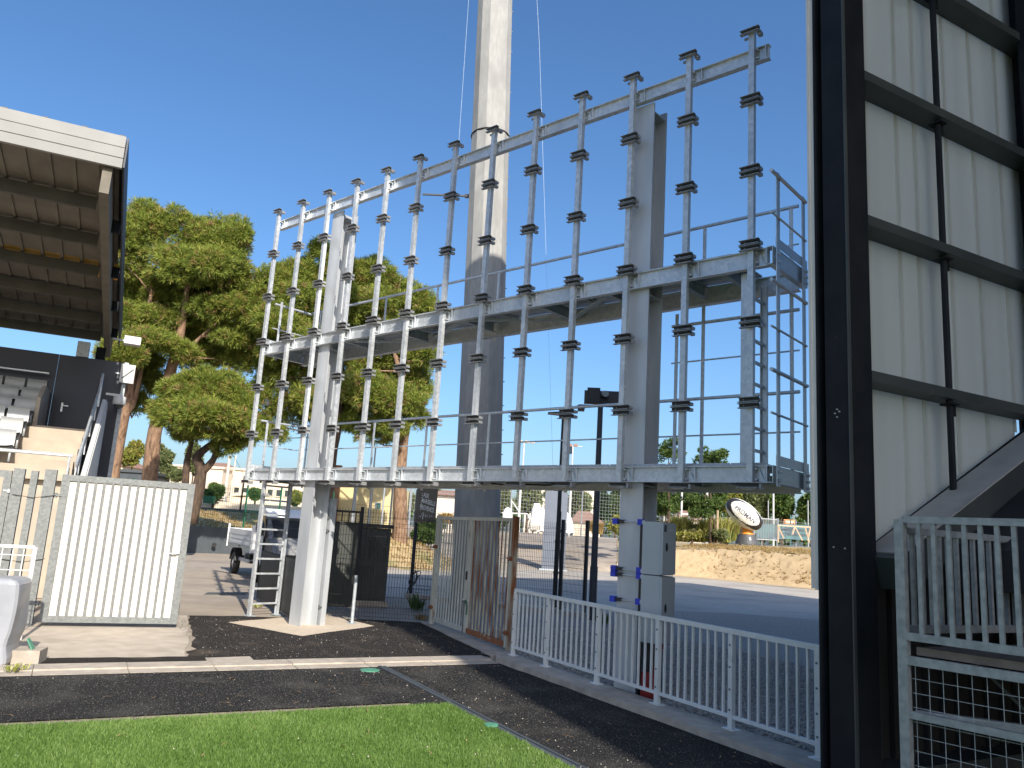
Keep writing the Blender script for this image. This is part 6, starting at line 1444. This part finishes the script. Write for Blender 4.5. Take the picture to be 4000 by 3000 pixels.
b = MB(); c = atd(1982, 2012, 57); b.lathe(c-UP*.4, [(.38, 0), (.36, .5), (.22, .85), (.05, .95)], 10); tag(b.build('wrapped_bundle', 'white_fabric', origin=c), 'white wrapped bundle beside the big mast', 'bundle')
# apartment tower and red roofed house
wt = [(.15+.3*i, .12+.16*j, .14, .07) for i in range(3) for j in range(5)]
block('apartment_tower', 'pale apartment tower behind the trees', 2268, 2322, 1900, 190, 0, 'tower', 14, wt, 'flat')
block('apartment_tower', 'pale wide apartment block behind the conifers', 2055, 2190, 1880, 200, 0, 'tower', 14, [(.08+.16*i, .15+.2*j, .06, .08) for i in range(6) for j in range(4)], 'flat')
block('red_roof_house', 'low house with a brown tiled roof behind the camera pole', 2240, 2345, 2040, 85, 1.5, 'cream', 8, [], 1.3)
block('red_roof_house', 'low house with a brown tiled roof behind the grasses', 2660, 2745, 2030, 95, 1.5, 'cream', 8, [], 1.2)
block('white_shed', 'long low white shed right of the dark banner', 1680, 1800, 1935, 70, 1.5, 'tower', 6, [], .6)

# giant ball monument
t = thing('ball_monument', atd(2922, 2118, 58), 'giant tilted white and black rugby ball on an orange and grey pedestal', 'monument')
k_ = 58/FPX; c = atd(2906, 2009, 58)
la = (HX*.79 - UP*.615)
la = (la - HY*.15).normalized(); fn = (-HY - la*(-HY).dot(la)).normalized(); sn_ = la.cross(fn)
RL, RS = 79*k_, 45*k_
nu, nv = 96, 64; vs = []; fs = []; mi = []
for i in range(nv+1):
    th = math.pi*i/nv
    for j in range(nu):
        ph = 2*math.pi*j/nu; vs.append(c + la*(-RL*math.cos(th)) + (fn*math.cos(ph)+sn_*math.sin(ph))*(RS*math.sin(th)**.92))
for i in range(nv):
    th = math.pi*(i+.5)/nv; tt = -math.cos(th)
    for j in range(nu):
        fs.append((i*nu+j, i*nu+(j+1) % nu, (i+1)*nu+(j+1) % nu, (i+1)*nu+j))
        ph = 2*math.pi*(j+.5)/nu; ph = (ph+math.pi) % (2*math.pi)-math.pi
        lim = math.degrees(abs(ph)); L_ = 47*math.sqrt(max(0, 1-(abs(tt)/.80)**2.6))
        mi.append(1 if (lim > L_ and lim < 54+26*abs(tt)**4) else 0)
b = MB(); b.v = [V(p_) for p_ in vs]; b.f = [list(f_) for f_ in fs]; b.mi = mi; bo = b.build('ball', ['ball_white', 'ball_black'], t, smooth=True)
def on_ball(u, v, lift=.012):   # u along the ball, v around it
    th_t = max(-.97, min(.97, u/RL)); th = math.acos(-th_t); r_ = RS*math.sin(th)**.92+lift; ph = v/RS
    return c + la*u + (fn*math.cos(ph)+sn_*math.sin(ph))*r_
vs, fs_ = text_mesh('PROMAN', 1.0, .02); x0_ = min(v_.x for v_ in vs); x1_ = max(v_.x for v_ in vs)
sc_ = 90*k_/(x1_-x0_); sg = -1 if sn_.z > 0 else 1
sg = 1 if sn_.z > 0 else -1
bmt = bmesh.new(); vv = [bmt.verts.new(v_) for v_ in vs]
for f_ in fs_:
    try: bmt.faces.new([vv[i] for i in f_])
    except ValueError: pass
bmesh.ops.triangulate(bmt, faces=bmt.faces[:]); bmesh.ops.subdivide_edges(bmt, edges=[e_ for e_ in bmt.edges if e_.calc_length() > .25], cuts=2, use_grid_fill=False); bmesh.ops.triangulate(bmt, faces=bmt.faces[:])
bmt.verts.index_update(); b = MB(); b.add([on_ball(v_.co.x*sc_+2*k_, sg*(v_.co.y*sc_*1.1-7*k_)) for v_ in bmt.verts], [[q_.index for q_ in f_.verts] for f_ in bmt.faces]); bmt.free()
b.build('lettering', 'print_dark', bo)
b = MB(); b.path([on_ball(-6*k_, sg*15*k_), on_ball(0, sg*12*k_), on_ball(6*k_, sg*16*k_)], 1.2*k_, 5); b.bar(on_ball(12*k_, sg*13*k_), on_ball(30*k_, sg*13*k_), .02, 1.2*k_); b.bar(on_ball(14*k_, sg*9*k_), on_ball(26*k_, sg*9*k_), .02, 1.2*k_); b.build('small_emblem', 'tower', bo)
b = MB(); b.bar(on_ball(-22*k_, sg*-19*k_), on_ball(22*k_, sg*-19*k_), .02, 1.6*k_); b.build('faint_line', 'banner_orange', bo)
pb_ = atd(2917, 2118, 58)
b = MB(); b.lathe(V((pb_.x, pb_.y, pb_.z-.15)), [(44*k_, 0), (43*k_, 6*k_), (33*k_, 36*k_), (30*k_, 38*k_), (10*k_, 38*k_)], 28); b.build('pedestal_base', 'rubber_grey', t, smooth=False)
b = MB(); b.lathe(V((pb_.x, pb_.y, pb_.z-.15+37*k_)), [(26*k_, 0), (25*k_, 5*k_), (22*k_, 9*k_), (22*k_, 45*k_)], 28); b.build('pedestal_drum', 'orange', t, smooth=True)
b = MB(); b.prism([pb_-HY*(40*k_)+HX*(-4*k_)+UP*(8*k_), pb_-HY*(40*k_)+HX*(4*k_)+UP*(8*k_), pb_-HY*(37*k_)+HX*(4*k_)+UP*(18*k_), pb_-HY*(37*k_)+HX*(-4*k_)+UP*(18*k_)], -HY*.05); b.build('pedestal_emblem', 'galv_dull', t)

# ornamental grasses and shrubs on the bank
def grass_clump(px, py, h_px, w_px, d_, leaf, label, n=420, name='ornamental_grass', arch=.55, plume=True):
    base = atd(px, py, d_); kk_ = d_/FPX; h_, w_ = h_px*kk_, w_px*kk_; vs, fs, tn = [], [], []
    for i in range(n):
        a_ = rng.uniform(0, 6.28); r_ = abs(rng.normal(0, .35))*w_; q_ = np.array(base)+np.array([r_*math.cos(a_), r_*math.sin(a_)*.8, -.1])
        a2 = a_+rng.normal(0, .8); ln = h_*rng.uniform(.55, 1.05); out_ = np.array([math.cos(a2), math.sin(a2), 0])*ln*arch*rng.uniform(.2, 1)
        mid_ = q_+out_*.35+np.array([0, 0, ln*.65]); tip_ = q_+out_+np.array([0, 0, ln*rng.uniform(.75, 1)]); s_ = np.array([-math.sin(a2), math.cos(a2), 0])*rng.uniform(.02, .055)
        k0 = len(vs); vs += [q_-s_*.6, q_+s_*.6, mid_+s_, mid_-s_, tip_+s_*.2, tip_-s_*.2]; fs += [[k0, k0+1, k0+2, k0+3], [k0+3, k0+2, k0+4, k0+5]]; t0_ = min(.8, max(0, rng.normal(.42, .2))); tn += [t0_]*4+([min(1, t0_+.5)]*2 if rng.uniform() < .35 else [t0_]*2)
    o_ = npmesh(name, vs, fs, leaf, tint=tn)
    return tag(o_, label, 'plant', None)
labs = [(2440, 2085, 70, 40, 54, 'shrub', 'yellow-green bush against the left side of the right column'), (2560, 2105, 62, 40, 57, 'shrub', 'tall grass clump behind the column edge'), (2655, 2110, 105, 52, 57, 'shrub', 'tall ornamental grass right beside the grey cabinet'), (2720, 2112, 78, 40, 57, 'shrub', 'shorter ornamental grass between two tall clumps'), (2770, 2112, 100, 45, 56, 'shrub', 'ornamental grass behind the timber tree stake'), (2825, 2112, 98, 36, 57, 'shrub', 'broad ornamental grass left of the giant ball'), (2868, 2108, 80, 16, 61, 'shrub', 'ornamental grass partly behind the ball pedestal'), (2332, 2080, 50, 26, 50, 'straw', 'dry straw-coloured grass clump on the bank beside the camera pole'), (2310, 2070, 45, 20, 52, 'straw', 'smaller dry grass clump left of the camera pole'), (1745, 2040, 45, 50, 50, 'straw', 'dry straw grass behind the dark banner'), (1800, 2045, 40, 40, 55, 'straw', 'dry straw grass between the banner and the mast')]
for i, (px, py, h_, w_, d_, lf, lab) in enumerate(labs): grass_clump(px, py, h_, w_, d_, lf, lab, 1500 if lf == 'shrub' else 700)
for px, py, rx, ry, d_, lf, lab in ((2420, 2060, 30, 38, 53, 'shrub', 'rounded green bush just left of the right column'), (2700, 2090, 60, 24, 56, 'shrub', 'low bush in front of the ornamental grasses'), (2815, 2098, 38, 26, 55.5, 'olive', 'grey-green low bush right of the tree stake'), (2835, 2098, 22, 22, 57, 'broad', 'green bush left of the ball pedestal')):
    leafy(px, py, rx, ry, d_, 1.9, lf, lab, n=1300, name='bush', ln=.20, wd_=.04)
# young staked trees on the bank
for px, py, d_, cx, cy, lab, rr_ in ((2788, 2115, 55, 2755, 1975, 'young tree with a pale timber stake left of the ball', (48, 34)), (2597, 2100, 56, 2610, 1965, 'young tree with a feathery crown beside the right column', (40, 40))):
    base = atd(px, py, d_); base.z = 2.1
    bl = [blob(cx+rng.uniform(-1, 1)*rr_[0], cy+rng.uniform(-1, 1)*rr_[1], 20, 10, d_+rng.normal(0, .5)) for _ in range(12)]
    tt = pine(base, [([base, atd(px+2, 2040, d_), atd(cx, cy, d_), atd(cx+4, cy-60, d_)], [.07, .06, .045, .02])], bl, 700, lab, 'bark_dark', 6, .24, .045, 'broad', 'young_tree', None, False, .0, 0)
    b = MB(); s_ = base+HX*.25; b.bar(s_, s_+UP*(2.3), .09, .09); b.build('timber_stake', 'wood', tt)
for px, py, lab in ((2612, 1755, 'left feathery treetop showing above the lower beam'), (2775, 1785, 'right feathery treetop showing above the lower beam')):
    d_ = 55; bl = [blob(px+rng.uniform(-52, 48), py+rng.uniform(-45, 45), 19, 7, d_+rng.normal(0, .5)) for _ in range(15)]; base = gb(px, 2100, d_, 2.0)
    pine(base, [([base, atd(px, 1950, d_), atd(px, py+40, d_), atd(px+3, py-30, d_)], [.10, .07, .03, .015]), ([atd(px, py+60, d_), atd(px+40, py+8, d_)], [.03, .01]), ([atd(px, py+40, d_), atd(px-42, py, d_)], [.03, .01])], bl, 520, lab, 'bark_dark', 6, .26, .04, 'broad', 'feathery_tree', None, False, .0, 0)
# notice block beside the column on the bank
b = MB(); c = atd(2595, 2035, 57); b.box(c, 42*57/FPX, .1, 18*57/FPX, HX, HY); tag(b.build('notice_board', 'galv_dull', origin=c), 'small grey notice panel among the grasses behind the cabinet', 'panel')
# conifers and broad trees beyond
for px, py, rx, ry, d_, lf, lab in ((1950, 1960, 60, 60, 95, 'olive', 'pale conifer right beside the big mast'), (2060, 1950, 55, 65, 100, 'olive', 'pale conifer behind the white upright'), (2180, 1955, 45, 60, 105, 'olive', 'pale conifer behind the tall board'), (2265, 1960, 40, 65, 100, 'olive', 'pale conifer in front of the tower'), (2355, 1965, 32, 55, 110, 'cypress', 'dark conifer right of the camera pole'), (2405, 1960, 36, 60, 112, 'broad', 'dark green tree left of the right column'), (2590, 1950, 70, 60, 105, 'broad', 'dense tree just right of the right column'), (2690, 1955, 70, 60, 108, 'broad', 'dense tree behind the left goal upright'), (2790, 1955, 70, 65, 106, 'broad', 'dense tree behind the right goal upright'), (2890, 1960, 65, 65, 110, 'yellowgreen', 'paler tree behind the giant ball'), (2975, 1965, 60, 70, 104, 'olive', 'grey-green tree right above the ball'), (3050, 1970, 50, 70, 102, 'broad', 'tree sloping down towards the gap of sky'), (3165, 1985, 60, 65, 100, 'broad', 'dark tree at the right against the pale trim'), (3260, 1960, 60, 80, 100, 'broad', 'dark tree hidden behind the pale trim'), (1690, 1935, 40, 30, 100, 'broad', 'distant green tree right of the dark banner'), (1590, 1950, 30, 25, 90, 'olive', 'small far bush right of the pine trunk'), (1850, 1955, 60, 40, 120, 'olive', 'distant pale tree behind the mast')):
    leafy(px, py, rx, ry, d_, 1.0, lf, lab, n=2100, ln=.55, wd_=.13, name='leafy_tree' if lf in ('broad', 'yellowgreen') else 'conifer', r_tr=.2)
b = MB()
far = [blob(px, 2000+rng.normal(0, 12)+(px-2000)*.05, 120, 40, 300) for px in range(-1500, 4600, 130)]
v, f, tn = tufts(far, 9000, 5, 2.2, .7); npmesh('far_woodland', v, f, 'broad', tint=tn, kind='stuff')
# dry tufts on the banks
vs, fs, tn = [], [], []
def tuftpts(n, fn):
    for _ in range(n):
        p_ = fn(); 
        for j in range(5):
            a_ = rng.uniform(0, 6.28); ln = rng.uniform(.05, .2); q_ = np.array(p_); t_ = q_+np.array([math.cos(a_)*ln, math.sin(a_)*ln, ln*1.1]); s_ = np.array([-math.sin(a_), math.cos(a_), 0])*.02
            k0 = len(vs); vs.extend([q_-s_, q_+s_, t_]); fs.append([k0, k0+1, k0+2]); tn.extend([rng.uniform(0, 1)]*3)
def p_right():
    x = rng.uniform(-11, 12); d_ = rng.uniform(.2, 6)**1.0; y = 36.9 if x < -8 else (36.9-(x+8)*.143 if x < -1 else 35.9-(x+1)*.193); return (x, y+d_, bankprof(d_, 1))
def p_left():
    y = rng.uniform(-8, 17); d_ = rng.uniform(.2, 9); return (-23.6-.145*(13.6-y)-d_*.94, y+d_*.35, 1.3+.9*sst(d_/11))
def p_mound():
    r_ = math.sqrt(rng.uniform(0, 1))*.9; a_ = rng.uniform(0, 6.28); return (-17.6+5.6*r_*math.cos(a_), 18.6+5.2*r_*math.sin(a_), 1.62*(1-sst(r_)))
tuftpts(2600, p_right); tuftpts(2600, p_left); tuftpts(900, p_mound)
npmesh('dry_grass_tufts', vs, fs, 'straw', tint=tn, kind='stuff')
